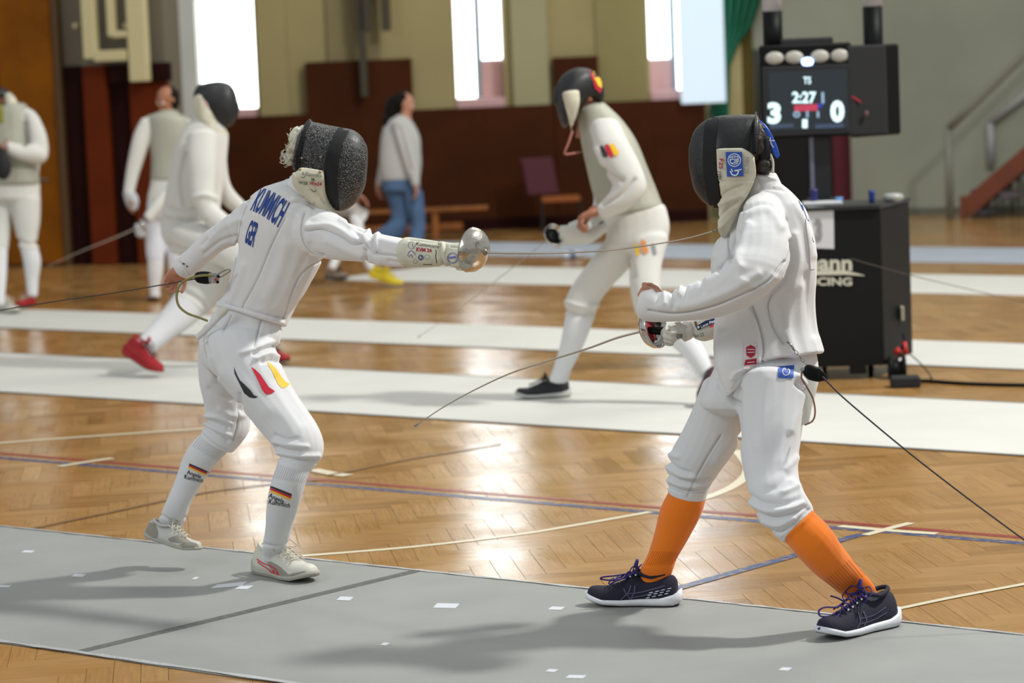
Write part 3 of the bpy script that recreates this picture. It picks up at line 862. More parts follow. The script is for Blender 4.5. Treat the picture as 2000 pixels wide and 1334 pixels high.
# ------------------------------------------------------------------ body, hand, head and shoe builders
def unit(v): v = np.array(v, float); return v / (np.linalg.norm(v) + 1e-9)
def tubeVF(pts, r, n=8):
    mb = MB(); mb.tube(pts, r, n); return mb.V, mb.F
def hand_lofts(wr, d, nrm, L=.175, curl=(.6, .7, .5), thumb=1, spread=.05, tc=.5):
    """palm, four unequal fingers bent at their joints, and a thumb leaving the side of the palm"""
    d = unit(d); nrm = np.array(nrm, float); nrm = unit(nrm - d * (nrm @ d)); sd = np.cross(d, nrm) * thumb
    k = L / .175; out = []
    out.append(ell(wr + d * .045 * k, sd * .04 * k, nrm * .017 * k, d * .055 * k))
    out.append(ell(wr + d * .062 * k, sd * .041 * k, nrm * .014 * k, d * .03 * k))
    out.append(tubeVF([wr - d * .05 * k, wr, wr + d * .03 * k], [.024 * k, .023 * k, .027 * k], 10))
    for i, (off, ln, r) in enumerate(((.031, .92, .0088), (.0105, 1.0, .0092), (-.0105, .95, .0088), (-.031, .76, .0078))):
        p = wr + d * (.082 - .004 * abs(i - 1)) * k + sd * off * k
        pts = [p - d * .02 * k, p]; dd = unit(d + sd * (off / .031) * spread); ax = np.cross(dd, nrm)
        a = 0
        for seg, c in zip((.042, .027, .021), curl):
            a += c
            pts.append(pts[-1] + (dd * math.cos(a) + nrm * math.sin(a)) * seg * ln * k)
        out.append(tubeVF(pts + [pts[-1] + (pts[-1] - pts[-2]) * .15], [r * k, r * 1.05 * k, r * k, r * .95 * k, r * .85 * k, r * .4 * k], 8))
    p = wr + d * .02 * k + sd * .026 * k
    t1 = unit(d * .6 + sd * .75 + nrm * tc * .5); t2 = unit(d * .85 + sd * .25 + nrm * tc); t3 = unit(d * .85 - sd * .15 + nrm * tc * 1.2)
    a1 = p + t1 * .036 * k; a2 = a1 + t2 * .03 * k; a3 = a2 + t3 * .024 * k
    out.append(tubeVF([p - t1 * .01, p, a1, a2, a3, a3 + t3 * .004], [.012 * k, .0135 * k, .011 * k, .0105 * k, .009 * k, .004 * k], 8))
    return out
def head_lofts(c, fwd, up, k=1.0):
    fwd = unit(fwd); up = unit(np.array(up, float) - fwd * (np.array(up, float) @ fwd)); sd = np.cross(up, fwd)
    e = lambda f, u_, s_, rf, ru, rs: ell(c + k * (fwd * f + up * u_ + sd * s_), sd * rs * k, fwd * rf * k, up * ru * k)
    L = [e(-.012, .032, 0, .092, .082, .073), e(.026, -.03, 0, .058, .072, .056), e(.045, -.078, 0, .03, .024, .03),
         e(.092, -.012, 0, .013, .02, .011), e(.082, .012, 0, .012, .025, .009), e(.072, .028, 0, .016, .012, .05),
         e(.079, -.048, 0, .010, .007, .022), e(.077, -.06, 0, .011, .008, .018)]
    for s in (-1, 1):
        L += [e(-.01, -.005, s * .073, .02, .032, .009), e(.055, -.02, s * .034, .02, .02, .02)]
    return L
def eyes(c, fwd, up, parent, k=1.0):
    fwd = unit(fwd); up = unit(np.array(up, float) - fwd * (np.array(up, float) @ fwd)); sd = np.cross(up, fwd)
    for s in (-1, 1):
        q = c + k * (fwd * .073 + up * .006 + sd * .032 * s)
        V, F = ell(q, sd * .012 * k, fwd * .012 * k, up * .012 * k, 12, 8)
        o = link(mesh('eye', V, F), 'eye', EYE, parent, True)
        V, F = ell(q + fwd * .009 * k, sd * .0055 * k, fwd * .004 * k, up * .0055 * k, 10, 6)
        link(mesh('iris', V, F), 'iris', BLACK, o, True)

def shoe(heel, toe, up, cols, parent, width=1.0, high=1.0, runner=False, lace=None, label=None, lace_m=None, detail=True, toecap=None):
    """heel, toe: points on the sole line"""
    heel = np.array(heel, float); toe = np.array(toe, float)
    L = np.linalg.norm(toe - heel); f = unit(toe - heel); up = unit(np.array(up, float) - f * (np.array(up, float) @ f)); sd = np.cross(up, f)
    k = L / .28
    m_up, m_sole, m_out = cols
    def pt(x, y, z): return heel + f * x * k + sd * y * k * width + up * z * k
    def prof(t, tab):
        xs = [a for a, b in tab]; ys = [b for a, b in tab]
        return float(np.interp(t, xs, ys))
    wt = [(0, .020), (.02, .026), (.06, .033), (.15, .037), (.4, .034), (.62, .041), (.75, .044), (.84, .042), (.91, .036), (.955, .028), (.985, .017), (1, .004)]
    ht = [(0, .045), (.03, .062), (.10, .072), (.22, .068), (.34, .066), (.44, .074), (.52, .068), (.62, .054), (.75, .041), (.88, .034), (.95, .028), (.98, .020), (1, .006)]
    sp = [(0, .008), (.08, .0), (.6, .0), (.8, .004), (1, .020)]     # toe spring of the sole
    th = .024 if runner else .014
    root = empty('shoe', heel * 0 + np.array(root_loc(parent)), None)
    root.parent = parent; root.location = (0, 0, 0)
    if label: root['label'] = label
    xs = np.concatenate([[0, .008, .02, .04], np.linspace(.07, .93, 22), [.945, .96, .972, .982, .99, .996, 1]])
    # upper
    n = 16; V = []; F = []
    for t in xs:
        w_, h_, z0 = prof(t, wt), prof(t, ht) * high, prof(t, sp) + th * .85 * (1 - .5 * t)
        for j in range(n + 1):
            a = PI * j / n
            c, s_ = math.cos(a), math.sin(a)
            ny = w_ * math.copysign(abs(c) ** .75, c) * (1 - .34 * s_ ** 2 * (1 if t < .6 else .4))
            V.append(pt(t * .28, ny, z0 + h_ * abs(s_) ** .8))
        V.append(pt(t * .28, -w_ * .6, z0 - .004)); V.append(pt(t * .28, w_ * .6, z0 - .004))
    m_ = n + 3
    for i in range(len(xs) - 1):
        for j in range(m_):
            j2 = (j + 1) % m_
            F.append((i * m_ + j, i * m_ + j2, (i + 1) * m_ + j2, (i + 1) * m_ + j))
    F.append(tuple(range(m_))[::-1]); F.append(tuple((len(xs) - 1) * m_ + j for j in range(m_)))
    me = mesh('upper', V, F); bvh = BVHTree.FromPolygons([tuple(v) for v in V], F)
    link(me, 'upper', m_up, root, True)
    # midsole and outsole
    for nm, zb, zt, mm, ex in (('midsole', .003, th + .004, m_sole, .0035 if not runner else .0055), ('outsole', 0, .005, m_out, .002)):
        V = []; F = []
        for t in xs:
            w_ = prof(t, wt) + ex * max(0.0, 1 - (2 * t - 1) ** 10); z0 = prof(t, sp)
            rise = (.012 * max(0, 1 - t / .18) + .006 * max(0, (t - .8) / .2)) if nm == 'midsole' else 0
            zz = (z0 + zb, z0 + (zb + zt * ((1 - .5 * t) if nm == 'midsole' else 1)) / 2, z0 + zt * ((1 - .5 * t) if nm == 'midsole' else 1) + rise)
            x = t * .28 + (t - .5) * ex * 2.2 + (-.006 if runner and t < .1 else 0)
            V += [pt(x, -w_ * .97, zz[0]), pt(x, -w_ * 1.04, zz[1]), pt(x, -w_ * .97, zz[2]), pt(x, w_ * .97, zz[2]), pt(x, w_ * 1.04, zz[1]), pt(x, w_ * .97, zz[0])]
        for i in range(len(xs) - 1):
            for j in range(6):
                j2 = (j + 1) % 6; F.append((i * 6 + j, i * 6 + j2, (i + 1) * 6 + j2, (i + 1) * 6 + j))
        F.append(tuple(range(6))[::-1]); F.append(tuple((len(xs) - 1) * 6 + j for j in range(6)))
        o = link(mesh(nm, V, F), nm, mm, root, True)
    if detail:
        # padded collar, tongue and laces
        pts = []
        for j in range(25):
            a = 2 * PI * j / 24
            pts.append(pt(.075 + .052 * math.cos(a), .027 * math.sin(a), (th + .067 + .012 * abs(math.cos(a)) - .006) * 1.0 * (high if high > 1 else 1)))
        MB().tube(pts, .0065 * k, 8).build('collar', m_up, root, True)
        V, F = [], []
        mb = MB()
        tp = [(.118, .075 * high + th), (.126, .092 * high + th), (.120, .108 * high + th)]
        mb.tube([pt(x, 0, z) for x, z in tp], [.018 * k, .019 * k, .014 * k], 10, flat=.35)
        mb.build('tongue', m_up if not isinstance(lace, tuple) else lace[1], root, True)
        mb = MB()
        lm = lace_m or m_up
        for i in range(5):
            t = .44 + i * .062; x = t * .28
            h_ = prof(t, ht) * high + prof(t, sp) + th
            for s_ in (-1, 1):
                mb.tube([pt(x, s_ * .020, h_ * .93), pt(x + .005, s_ * .008, h_ + .003), pt(x + .010, -s_ * .008, h_ + .003), pt(x + .016, -s_ * .020, (h_) * .90)], .0022 * k, 6)
        h_ = prof(.44, ht) * high + th
        for s_ in (-1, 1):
            for q in (0, 1):
                lp = [pt(.122, 0, h_ + .008), pt(.112 + .02 * q, s_ * .022, h_ + .018), pt(.125 + .02 * q, s_ * .046, h_ + .004 - .012 * q), pt(.140 + .012 * q, s_ * .034, h_ - .006 - .015 * q)]
                if not q: lp.append(pt(.125, 0, h_ + .006))
                mb.tube(smoothline(lp, 5), .0019 * k, 6)
        mb.build('laces', lm, root, True)
        mb = MB()
        for i in range(5):
            t = .44 + i * .062
            h_ = prof(t, ht) * high + prof(t, sp) + th
            for s_ in (-1, 1):
                c = pt(t * .28, s_ * .021, h_ * .93)
                mb.add(*ell(c, f * .003 * k, sd * .0025 * k, up * .003 * k, 8, 6))
        mb.build('eyelets', lm if not runner else PALEP, root, True)
    return root, bvh

def body_from(lofts_args, extra, parent, m, voxel=.007):
    L = [loft(st, k=3, scale=sc_, cap=(.3, .3), n=14) for st, sc_ in lofts_args] + extra
    return organic('body', L, m, parent, voxel=voxel, it=3)

Z3 = np.array([0, 0, 1.0])
# ================================================================== fencer on the left, lunging, back to the camera
fl_root = empty('person', G(470, 1150), 'lunging fencer seen from behind, white hair below a grey mesh mask, sword arm outstretched', 'person', 'fencers bouting in front')
P = fl_root
torsoL = [(556, 352, 612, 372, 9.98, .85), (520, 366, 632, 398, 9.98, .8, .03), (494, 382, 640, 425, 9.98, .68, .05), (476, 408, 640, 450, 9.98, .66, .06), (467, 445, 638, 480, 10.0, .66, .06),
          (463, 490, 630, 508, 10.02, .66, .05), (452, 540, 612, 545, 10.05, .68, .05), (438, 572, 592, 580, 10.08, .7, .04), (427, 588, 571, 608, 10.1, .76, .04), (423, 600, 557, 636, 10.1, .80, .04)]
armRL = [(585, 400, 600, 492, 9.93, .85), (610, 399, 612, 502, 9.9, .85), (640, 408, 636, 506, 9.86, .9), (666, 425, 660, 508, 9.82, .92), (697, 441, 695, 511, 9.77, .92), (731, 454, 729, 515, 9.71, .92),
         (765, 462, 763, 520, 9.66, .92), (800, 468, 798, 521, 9.6, .92)]
armLL = [(500, 382, 500, 470, 10.08, .8), (478, 400, 478, 476, 10.12, .85), (448, 421, 452, 482, 10.18, .9), (420, 441, 430, 492, 10.23, .9), (392, 463, 404, 513, 10.28, .9), (366, 487, 385, 533, 10.32, .9), (341, 506, 364, 544, 10.36, .85)]
foldsL = [
    ([(600, 452), (630, 448), (665, 462), (689, 478), (711, 476), (732, 495), (764, 499), (792, 505)], -.0045, 2.6),
    ([(600, 443), (640, 440), (668, 452), (692, 468), (712, 466)], .005, 7),
    ([(729, 466), (728, 480), (733, 495)], -.007, 3.2), ([(720, 452), (714, 466), (713, 480)], .006, 5), ([(738, 458), (735, 472), (740, 486)], .005, 5),
    ([(729, 453), (722, 464)], -.006, 3.2), ([(714, 490), (715, 512)], -.006, 4), ([(722, 496), (740, 512)], .004, 6),
    ([(681, 434), (700, 447), (712, 452)], -.005, 4), ([(665, 430), (690, 444)], .004, 5), ([(690, 448), (702, 462), (700, 474)], -.004, 4),
    ([(640, 470), (680, 490), (705, 500)], .004, 8), ([(745, 470), (790, 482)], .003, 8), ([(760, 510), (790, 515)], -.003, 4),
    ([(595, 412), (588, 440), (589, 462), (596, 480), (612, 495), (632, 499)], -.0065, 3.0), ([(604, 410), (598, 440), (601, 470)], .005, 7),
    ([(565, 398), (590, 396), (612, 404)], -.005, 4), ([(575, 388), (600, 392)], .005, 5), ([(545, 400), (580, 420)], .004, 8),
    ([(488, 388), (473, 424), (466, 462), (462, 500)], -.006, 2.8), ([(480, 400), (470, 430)], .003, 6),
    ([(470, 430), (440, 440), (410, 462)], .004, 8), ([(460, 462), (430, 472), (400, 495)], -.004, 5), ([(420, 450), (395, 478)], -.003, 4),
    ([(452, 420), (446, 448), (452, 470)], -.004, 4), ([(348, 512), (358, 530), (362, 540)], -.003, 3),
    ([(557, 424), (530, 480), (503, 545), (472, 602)], -.0028, 2.2), ([(631, 508), (600, 524), (575, 560), (555, 622)], -.004, 2.6),
    ([(560, 480), (545, 530), (520, 580)], .004, 14), ([(600, 500), (580, 540)], -.003, 8), ([(475, 520), (462, 560), (448, 588)], .004, 9),
    ([(430, 596), (472, 606), (510, 618), (552, 630)], .0045, 3.5), ([(432, 589), (475, 600), (510, 611), (556, 622)], -.003, 2.2),
    ([(520, 372), (560, 392), (600, 402)], .003, 7)]
jl, jlb = organic('jacket', [loft(torsoL, sq=2.3, cap=(.4, .04)), loft(armRL, cap=(.6, .1)), loft(armLL, cap=(.6, .1))], WHITE, P, voxel=.0038, it=9, folds=foldsL, wr=.0035, wscale=7, seed=3)
seams('jacket_seams', [[(595, 415), (588, 440), (589, 462), (596, 480), (612, 495), (632, 499)], [(489, 386), (473, 424), (466, 462), (461, 505), (452, 548)], [(557, 426), (530, 480), (503, 545), (472, 602)],
                       [(631, 508), (600, 524), (575, 560), (553, 626)], [(600, 452), (630, 448), (665, 462), (689, 478), (711, 476), (732, 495), (764, 499), (794, 505)],
                       [(432, 590), (475, 601), (510, 612), (556, 624)], [(352, 508), (362, 524), (372, 540)], [(560, 362), (590, 384), (640, 412)]], jlb, SEAM, jl)
for txt, q, b_ in (('KUMMICH', [(511, 366), (567, 396), (542, 445), (488, 411)], .03), ('GER', [(490, 428), (507, 437), (494, 484), (476, 473)], .03)):
    text_decal(txt, q, jlb, INKB, jl, bold=b_, arc=4 if b_ and len(txt) > 4 else 0)
decal('ink_spot', *poly2d([(357, 513), (362, 515), (361, 517), (356, 516)]), jlb, INKK, jl)
decal('ink_spot', *poly2d([(363, 518), (367, 519), (367, 522), (364, 521)]), jlb, INKK, jl)
# bib and collar
bl, blb = organic('collar', [loft([(566, 344, 622, 356, 9.95, .95), (562, 356, 634, 392, 9.96, .9), (560, 366, 645, 408, 9.97, .7)], cap=(.2, .2))], WHITE, P, voxel=.005, it=4,
                  folds=[([(572, 352), (600, 375), (640, 402)], -.004, 2.4), ([(568, 360), (595, 384), (630, 404)], .003, 4)])
hip = [(434, 580, 540, 612, 10.09, .66, .02), (422, 604, 548, 636, 10.09, .70, .02), (397, 640, 548, 660, 10.1, .78, .03), (388, 672, 536, 690, 10.1, .8), (392, 705, 530, 712, 10.1, .7)]
legF = [(398, 672, 536, 668, 10.06, .85), (404, 702, 542, 690, 10.04, .88), (420, 732, 553, 718, 10.02, .9), (445, 765, 572, 755, 10.0, .92), (475, 800, 597, 795, 9.98, .92), (503, 836, 620, 832, 9.96, .95), (528, 866, 632, 864, 9.94, 1),
        (542, 888, 629, 893, 9.93, 1), (541, 905, 608, 922, 9.92, 1)]
legR = [(386, 685, 470, 700, 10.18, .95), (388, 735, 470, 752, 10.22, .95), (398, 775, 480, 790, 10.26, .95), (404, 808, 488, 822, 10.29, 1), (400, 832, 482, 850, 10.3, 1), (392, 850, 455, 884, 10.31, 1)]
foldsB = [([(496, 690), (520, 680), (537, 676)], -.010, 4.5), ([(500, 702), (525, 692), (541, 697)], .007, 5), ([(512, 708), (530, 704), (545, 708)], -.006, 4), ([(470, 690), (500, 682), (530, 668)], .006, 6),
          ([(399, 645), (402, 670), (408, 700), (425, 735)], -.007, 3.5), ([(452, 616), (435, 648)], -.004, 2.4), ([(511, 625), (503, 655), (496, 680)], -.004, 2.4),
          ([(413, 604), (402, 640), (396, 668)], -.005, 2.6), ([(466, 790), (464, 830), (455, 860)], -.004, 2.2), ([(470, 770), (470, 800)], -.006, 5),
          ([(540, 872), (560, 880), (590, 882)], -.006, 4), ([(536, 862), (560, 868), (600, 872)], .005, 5), ([(540, 893), (575, 898), (618, 902)], -.006, 3.5), ([(545, 884), (580, 890), (622, 890)], .006, 5),
          ([(538, 850), (560, 858), (580, 856)], -.004, 4), ([(548, 906), (590, 916)], .004, 3.5),
          ([(404, 822), (425, 830), (445, 836)], -.007, 4), ([(404, 812), (425, 815), (450, 826)], .006, 5), ([(402, 834), (420, 848), (445, 862)], -.007, 3.5), ([(400, 828), (425, 840), (450, 850)], .005, 4), ([(400, 842), (420, 862), (446, 876)], .004, 3.5),
          ([(430, 800), (450, 812), (475, 812)], .004, 7), ([(410, 760), (430, 775), (450, 778)], -.004, 6), ([(440, 730), (480, 760), (520, 800)], .005, 18), ([(540, 740), (565, 780), (590, 820)], -.003, 10),
          ([(410, 700), (415, 740)], .004, 8)]
br, brb = organic('breeches', [loft(hip, sq=2.2), loft(legF, cap=(.4, .08)), loft(legR, cap=(.4, .08))], WHITE2, P, voxel=.004, it=9, folds=foldsB, wr=.004, wscale=7, seed=8)
seams('breeches_seams', [[(511, 625), (503, 655), (496, 680)], [(453, 616), (435, 648)], [(413, 603), (402, 640), (398, 668), (404, 700)], [(466, 790), (464, 830), (455, 862)]], brb, SEAM, br)
for nm, m_, q in (('black_stripe', BLKP, [(457, 717), (462, 730), (468, 742), (479, 752), (489, 762), (496, 772), (504, 775), (497, 778), (487, 776), (477, 768), (471, 756), (464, 742), (458, 730)]),
                  ('red_stripe', REDP, [(490, 716), (499, 722), (509, 732), (517, 744), (525, 756), (537, 764), (530, 769), (520, 771), (512, 762), (507, 750), (500, 736), (494, 724)]),
                  ('yellow_stripe', YELP, [(522, 707), (530, 711), (540, 721), (547, 732), (557, 745), (566, 750), (560, 756), (550, 758), (543, 750), (537, 738), (531, 724), (524, 713)])):
    decal(nm, *poly2d(q), brb, m_, br)
# waist strap with buckle
STRAPS = True
ws_pts = [(440, 608, 9.97), (428, 618, 9.97), (414, 632, 9.975), (400, 646, 9.985), (384, 660, 10.0)]
sockF = [(547, 890, 608, 915, 9.92, 1), (535, 924, 600, 936, 9.91, 1), (525, 958, 593, 958, 9.93, 1), (520, 992, 583, 992, 9.99, 1), (518, 1030, 570, 1030, 10.05, .9), (513, 1062, 563, 1064, 10.10, .7), (512, 1080, 553, 1084, 10.13, .55), (514, 1096, 551, 1100, 10.14, .5)]
sockR = [(397, 843, 447, 880, 10.31, 1), (372, 868, 425, 903, 10.33, 1), (357, 895, 408, 925, 10.35, 1), (341, 940, 389, 955, 10.37, 1), (326, 975, 371, 987, 10.39, 1), (314, 1003, 364, 1014, 10.43, .8), (308, 1020, 352, 1032, 10.445, .6), (309, 1030, 346, 1042, 10.45, .55)]
for st, fo in ((sockF, [([(512, 1062), (540, 1068), (565, 1060)], -.003, 3)]), (sockR, [([(314, 1005), (340, 1020), (364, 1010)], -.003, 3)])):
    so, sb = organic('sock', [loft(st, cap=(.1, .1))], SOCKW, P, voxel=.005, it=3, folds=fo)
    ribs = []
    if st is sockF:
        for i in range(16):
            t = i / 15; ribs.append([(541 + 62 * t, 906 + 18 * t), (530 + 64 * t, 934 + 10 * t)])
        fq = [(525, 947), (570, 965), (567, 979), (524, 961)]; tq = [[(527, 962), (556, 976), (553, 986), (523, 974)], [(527, 974), (568, 984), (565, 992), (524, 984)]]
    else:
        for i in range(14):
            t = i / 13; ribs.append([(392 + 50 * t, 852 + 30 * t), (376 + 50 * t, 872 + 30 * t)])
        fq = [(370, 905), (409, 922), (406, 932), (367, 915)]; tq = [[(366, 917), (394, 928), (391, 937), (364, 928)], [(361, 926), (398, 936), (395, 943), (360, 935)]]
    seams('ribbing', ribs, sb, SEAM, so, wd=.9)
    for j, m_ in enumerate((BLKP, REDP, YELP)):
        q = [bil(fq, 0, 1 - j * .3), bil(fq, 1, 1 - j * .3), bil(fq, 1, .72 - j * .3), bil(fq, 0, .72 - j * .3)]
        decal('flag_stripe', *poly2d(q), sb, m_, so, step=4)
    text_decal('Angela', tq[0], sb, INKK, so, bold=.01, step=4); text_decal('Kummich', tq[1], sb, INKK, so, bold=.01, step=4)
# shoes
SH1 = mat('cream_shoe_leather', '#c9c7ba', .55); SH1S = mat('grey_suede', '#8d897c', .9); SH1O = mat('shoe_rubber', '#a6a397', .7); SH2 = mat('pale_shoe_leather', '#b9b8b0', .55)
LACEW = mat('cream_lace', '#c3bfae', .9)
h_, t_ = G(506, 1118, 0), G(612, 1141, 0)
h_[2] = t_[2] = .006
r_, sb_ = shoe(h_, t_, Z3, (SH1, SH1O, SH1O), P, label='cream leather shoe with a red side stripe', lace_m=LACEW, lace=(0, SH1S))
decal('suede_toe', *poly2d([(562, 1123), (575, 1119), (595, 1116), (606, 1120), (614, 1130), (612, 1140), (590, 1142), (566, 1139), (560, 1132)]), sb_, SH1S, r_, off=.0025)
decal('suede_panel', *poly2d([(522, 1098), (530, 1097), (546, 1106), (563, 1122), (558, 1130), (542, 1124), (528, 1112)]), sb_, SH1S, r_, off=.0015)
seams('red_stripe', [[(502, 1092), (512, 1099), (524, 1104), (536, 1110), (543, 1120), (545, 1132)], [(503, 1097), (512, 1104), (522, 1110), (530, 1118), (533, 1128)], [(533, 1128), (534, 1114), (540, 1130), (541, 1116), (545, 1132)]], sb_, REDP, r_, wd=2.0, off=.003)
seams('script', [[(566, 1134), (572, 1132), (576, 1133), (582, 1132), (586, 1133)]], sb_, INKK, r_, wd=1.2, off=.004)
h2, t2 = S(286, 1049, 10.44), S(389, 1082, 10.34)
r_, sb_ = shoe(h2, t2, Z3 + np.array([.25, .0, 0]), (SH2, SH1O, SH1O), P, label='lifted pale shoe with grey suede patches', lace_m=LACEW)
decal('suede_toe', *poly2d([(338, 1070), (355, 1062), (372, 1058), (385, 1062), (391, 1074), (388, 1083), (365, 1084), (345, 1080)]), sb_, SH1S, r_, off=.0025)
decal('suede_heel', *poly2d([(284, 1038), (292, 1020), (302, 1022), (308, 1040), (306, 1056), (292, 1054)]), sb_, SH1S, r_, off=.002)
decal('suede_panel', *poly2d([(328, 1052), (345, 1045), (362, 1050), (374, 1060), (350, 1060), (332, 1058)]), sb_, SH1S, r_, off=.002)
# body under the clothes: head, trunk, limbs and the bare left hand
hdL = S(618, 318, 9.95)
fwL = unit(np.array([.80, -.42, -.25]))
wrL = S(352, 524, 10.36)
bodyL, _ = body_from([(torsoL[1:], .8), (armRL, .75), (armLL, .75), (hip, .8), (legF, .8), (legR, .8), (sockF, .8), (sockR, .8)],
                     head_lofts(hdL, fwL, (0.1, 0, 1)) + [loft([(585, 330, 625, 340, 9.96, 1), (568, 372, 622, 385, 9.98, 1)], k=3)] +
                     hand_lofts(wrL, S(336, 545, 10.38) - wrL, S(352, 552, 10.3) - S(345, 530, 10.36), L=.15, curl=(1.0, 1.1, .8), thumb=-1), P, SKIN, voxel=.0042)
# white curls spilling out behind the mask
hl = [ell(S(584, 285, 9.97), Rv * .035, Fv * .06, Uv * .07), ell(S(572, 303, 9.98), Rv * .024, Fv * .045, Uv * .028), ell(S(566, 311, 9.97), Rv * .018, Fv * .035, Uv * .02), ell(S(592, 262, 9.97), Rv * .03, Fv * .05, Uv * .03), ell(S(600, 290, 9.97), Rv * .05, Fv * .07, Uv * .075)]
organic('hair', hl, HAIRW, P, voxel=.005, it=3, folds=[([(586, 262), (574, 285), (572, 300)], -.004, 3), ([(580, 270), (568, 292), (562, 305)], .004, 3), ([(562, 300), (572, 306), (576, 316)], -.004, 2)], wr=.011, wscale=95)
rnd = random.Random(2); mb = MB()
for i in range(170):
    x0, y0 = rnd.choice([(584, 262), (577, 278), (571, 292), (564, 305), (562, 312), (580, 270)]); x0 += rnd.uniform(-7, 7); y0 += rnd.uniform(-8, 8); d0 = 9.97 + rnd.uniform(-.05, .03)
    q = rnd.uniform(0, 6.3); p_ = [S(x0, y0, d0)]
    for k in range(5):
        q += rnd.uniform(.2, .9); p_.append(p_[-1] + (Rv * math.cos(q) - Uv * math.sin(q)) * .007 + Fv * rnd.uniform(-.003, .003))
    mb.tube(p_, .0011, 4)
tag(mb.build('curls', HAIRW, bpy.data.objects['hair'] , True), kind='stuff')
# the mask
def make_mask(stn, D, m, parent, folds=(), lab=None, vox=.005):
    st = [(a, b, c, d, D + (q[0] if q else 0), tk) for a, b, c, d, tk, *q in stn]
    return organic('mask', [loft(st, cap=(.15, .16), sq=2.35, n=24)], m, parent, voxel=vox, it=5, folds=folds)
mk, mkb = make_mask([(603, 237, 577, 330, 1.05), (622, 240, 596, 352, .95), (645, 245, 634, 388, .8), (668, 249, 655, 411, .72), (690, 254, 676, 410, .68), (706, 266, 695, 396, .66), (716, 284, 710, 372, .66)], 9.93, MESHM, P,
                    folds=[([(606, 236), (589, 265), (580, 295), (577, 330)], .006, 3)])
tag(mk, 'grey wire mesh mask with a black band')
decal('trim_band', *poly2d([(663, 243), (672, 246), (687, 250), (681, 256), (670, 280), (663, 313), (658, 347), (660, 385), (664, 414), (652, 412), (643, 405), (636, 377), (633, 332), (636, 304), (645, 280), (655, 262)]), mkb, TRIM, mk, off=.004, back=True)
decal('rim_band', *poly2d([(603, 234), (610, 236), (600, 255), (591, 280), (586, 305), (584, 332), (577, 333), (578, 300), (587, 268)]), mkb, TRIM, mk, off=.005, back=True)
for x, y in ((590, 309), (627, 307)):
    d = Vector(ray(x, y)).normalized(); h, nn, _, _ = mkb.ray_cast(Vector(C0), d)
    MB().lathe(np.array(h), -np.array(d), [(-.002, .0055), (.004, .0055), (.005, .003)], 12).build('rivet', STEEL, mk, True)
bb, bbb = organic('bib', [loft([(588, 327, 633, 334, 9.82, .2), (571, 343, 634, 350, 9.82, .3), (574, 362, 636, 372, 9.85, .5), (592, 380, 642, 392, 9.87, .7), (613, 397, 655, 416, 9.88, .7)], cap=(.2, .3), sq=2.6)], BIB, P, voxel=.004, it=4,
                  folds=[([(585, 350), (600, 365), (620, 385)], -.003, 3), ([(612, 355), (620, 375), (635, 395)], -.004, 3), ([(574, 340), (582, 362), (610, 394)], .0035, 3.5)])
tag(bb, 'cream bib with signatures')
text_decal('A.Kummich', [(589, 335), (629, 340), (629, 347), (589, 342)], bbb, INKGR, bb, off=.003, step=6)
text_decal('W25', [(583, 353), (601, 355), (600, 361), (583, 359)], bbb, INKGR, bb, bold=.02, off=.003, step=6)
text_decal('Wm24', [(604, 354), (628, 356), (628, 363), (604, 361)], bbb, INKR, bb, bold=.02, off=.003, step=6)
seams('scribbles', [[(608, 347), (610, 352), (612, 348), (614, 353)], [(588, 345), (592, 347), (596, 344)], [(606, 368), (612, 374), (618, 372)]], bbb, INKGR, bb, wd=1.3, off=.003)
for x, y in ((586, 331), (625, 336)):
    d = Vector(ray(x, y)).normalized(); h, nn, _, _ = bbb.ray_cast(Vector(C0), d)
    if h: MB().lathe(np.array(h), -np.array(d), [(-.002, .0055), (.003, .0055), (.004, .003)], 12).build('rivet', mat('brass_rivet', '#b59a78', .4, metal=.7), bb, True)
# glove: printed cuff over the sleeve and the gathered hand part
gv, gvb = organic('glove', [loft([(795, 463, 793, 522, 9.61, .95), (800, 463, 800, 522, 9.6, .95), (830, 467, 830, 522, 9.56, .95), (856, 471, 857, 521, 9.52, .95)], cap=(.05, .1)),
                            loft([(852, 473, 852, 520, 9.52, .9), (862, 471, 862, 519, 9.51, .9), (880, 474, 884, 522, 9.49, .9), (897, 474, 900, 531, 9.47, .95), (915, 474, 915, 532, 9.45, 1)], cap=(.2, .3))], GLOVE, P, voxel=.0042, it=3,
                  folds=[([(856, 478), (860, 498), (866, 518)], -.005, 2.4), ([(864, 476), (866, 498), (872, 516)], .004, 3), ([(871, 478), (872, 500), (878, 518)], -.004, 2.2), ([(880, 526), (900, 524)], -.003, 2.2), ([(886, 530), (905, 532)], -.003, 2), ([(800, 468), (828, 471), (855, 474)], -.003, 2), ([(880, 482), (905, 484)], -.002, 2)])
tag(gv, 'cream fencing glove with stamps and handwriting')
text_decal('Kummich', [(813, 472), (856, 479), (855, 485), (813, 479)], gvb, INKK, gv, step=5)
text_decal('KVM 24', [(813, 483), (843, 486), (843, 493), (813, 491)], gvb, INKR, gv, bold=.03, step=5)
for cx, cy, r0, r1, m_ in ((804, 479, 6.3, 7.3, INKG), (822, 503, 3.5, 5.2, INKB), (834, 502, 4.6, 5.2, INKG), (811, 511, 3.6, 4.2, INKG), (884, 504, 9.6, 10.8, INKV), (884, 504, 7.6, 8.2, INKV), (858, 479, 2.5, 3.2, INKG)):
    decal('stamp', *ring2d(cx, cy, r0, r1), gvb, m_, gv, step=6)
seams('scribbles', [[(796, 500), (799, 492), (804, 490), (809, 494), (812, 498)], [(798, 502), (803, 498), (806, 503)], [(805, 476), (807, 483)]], gvb, INKV, gv, wd=1.6)
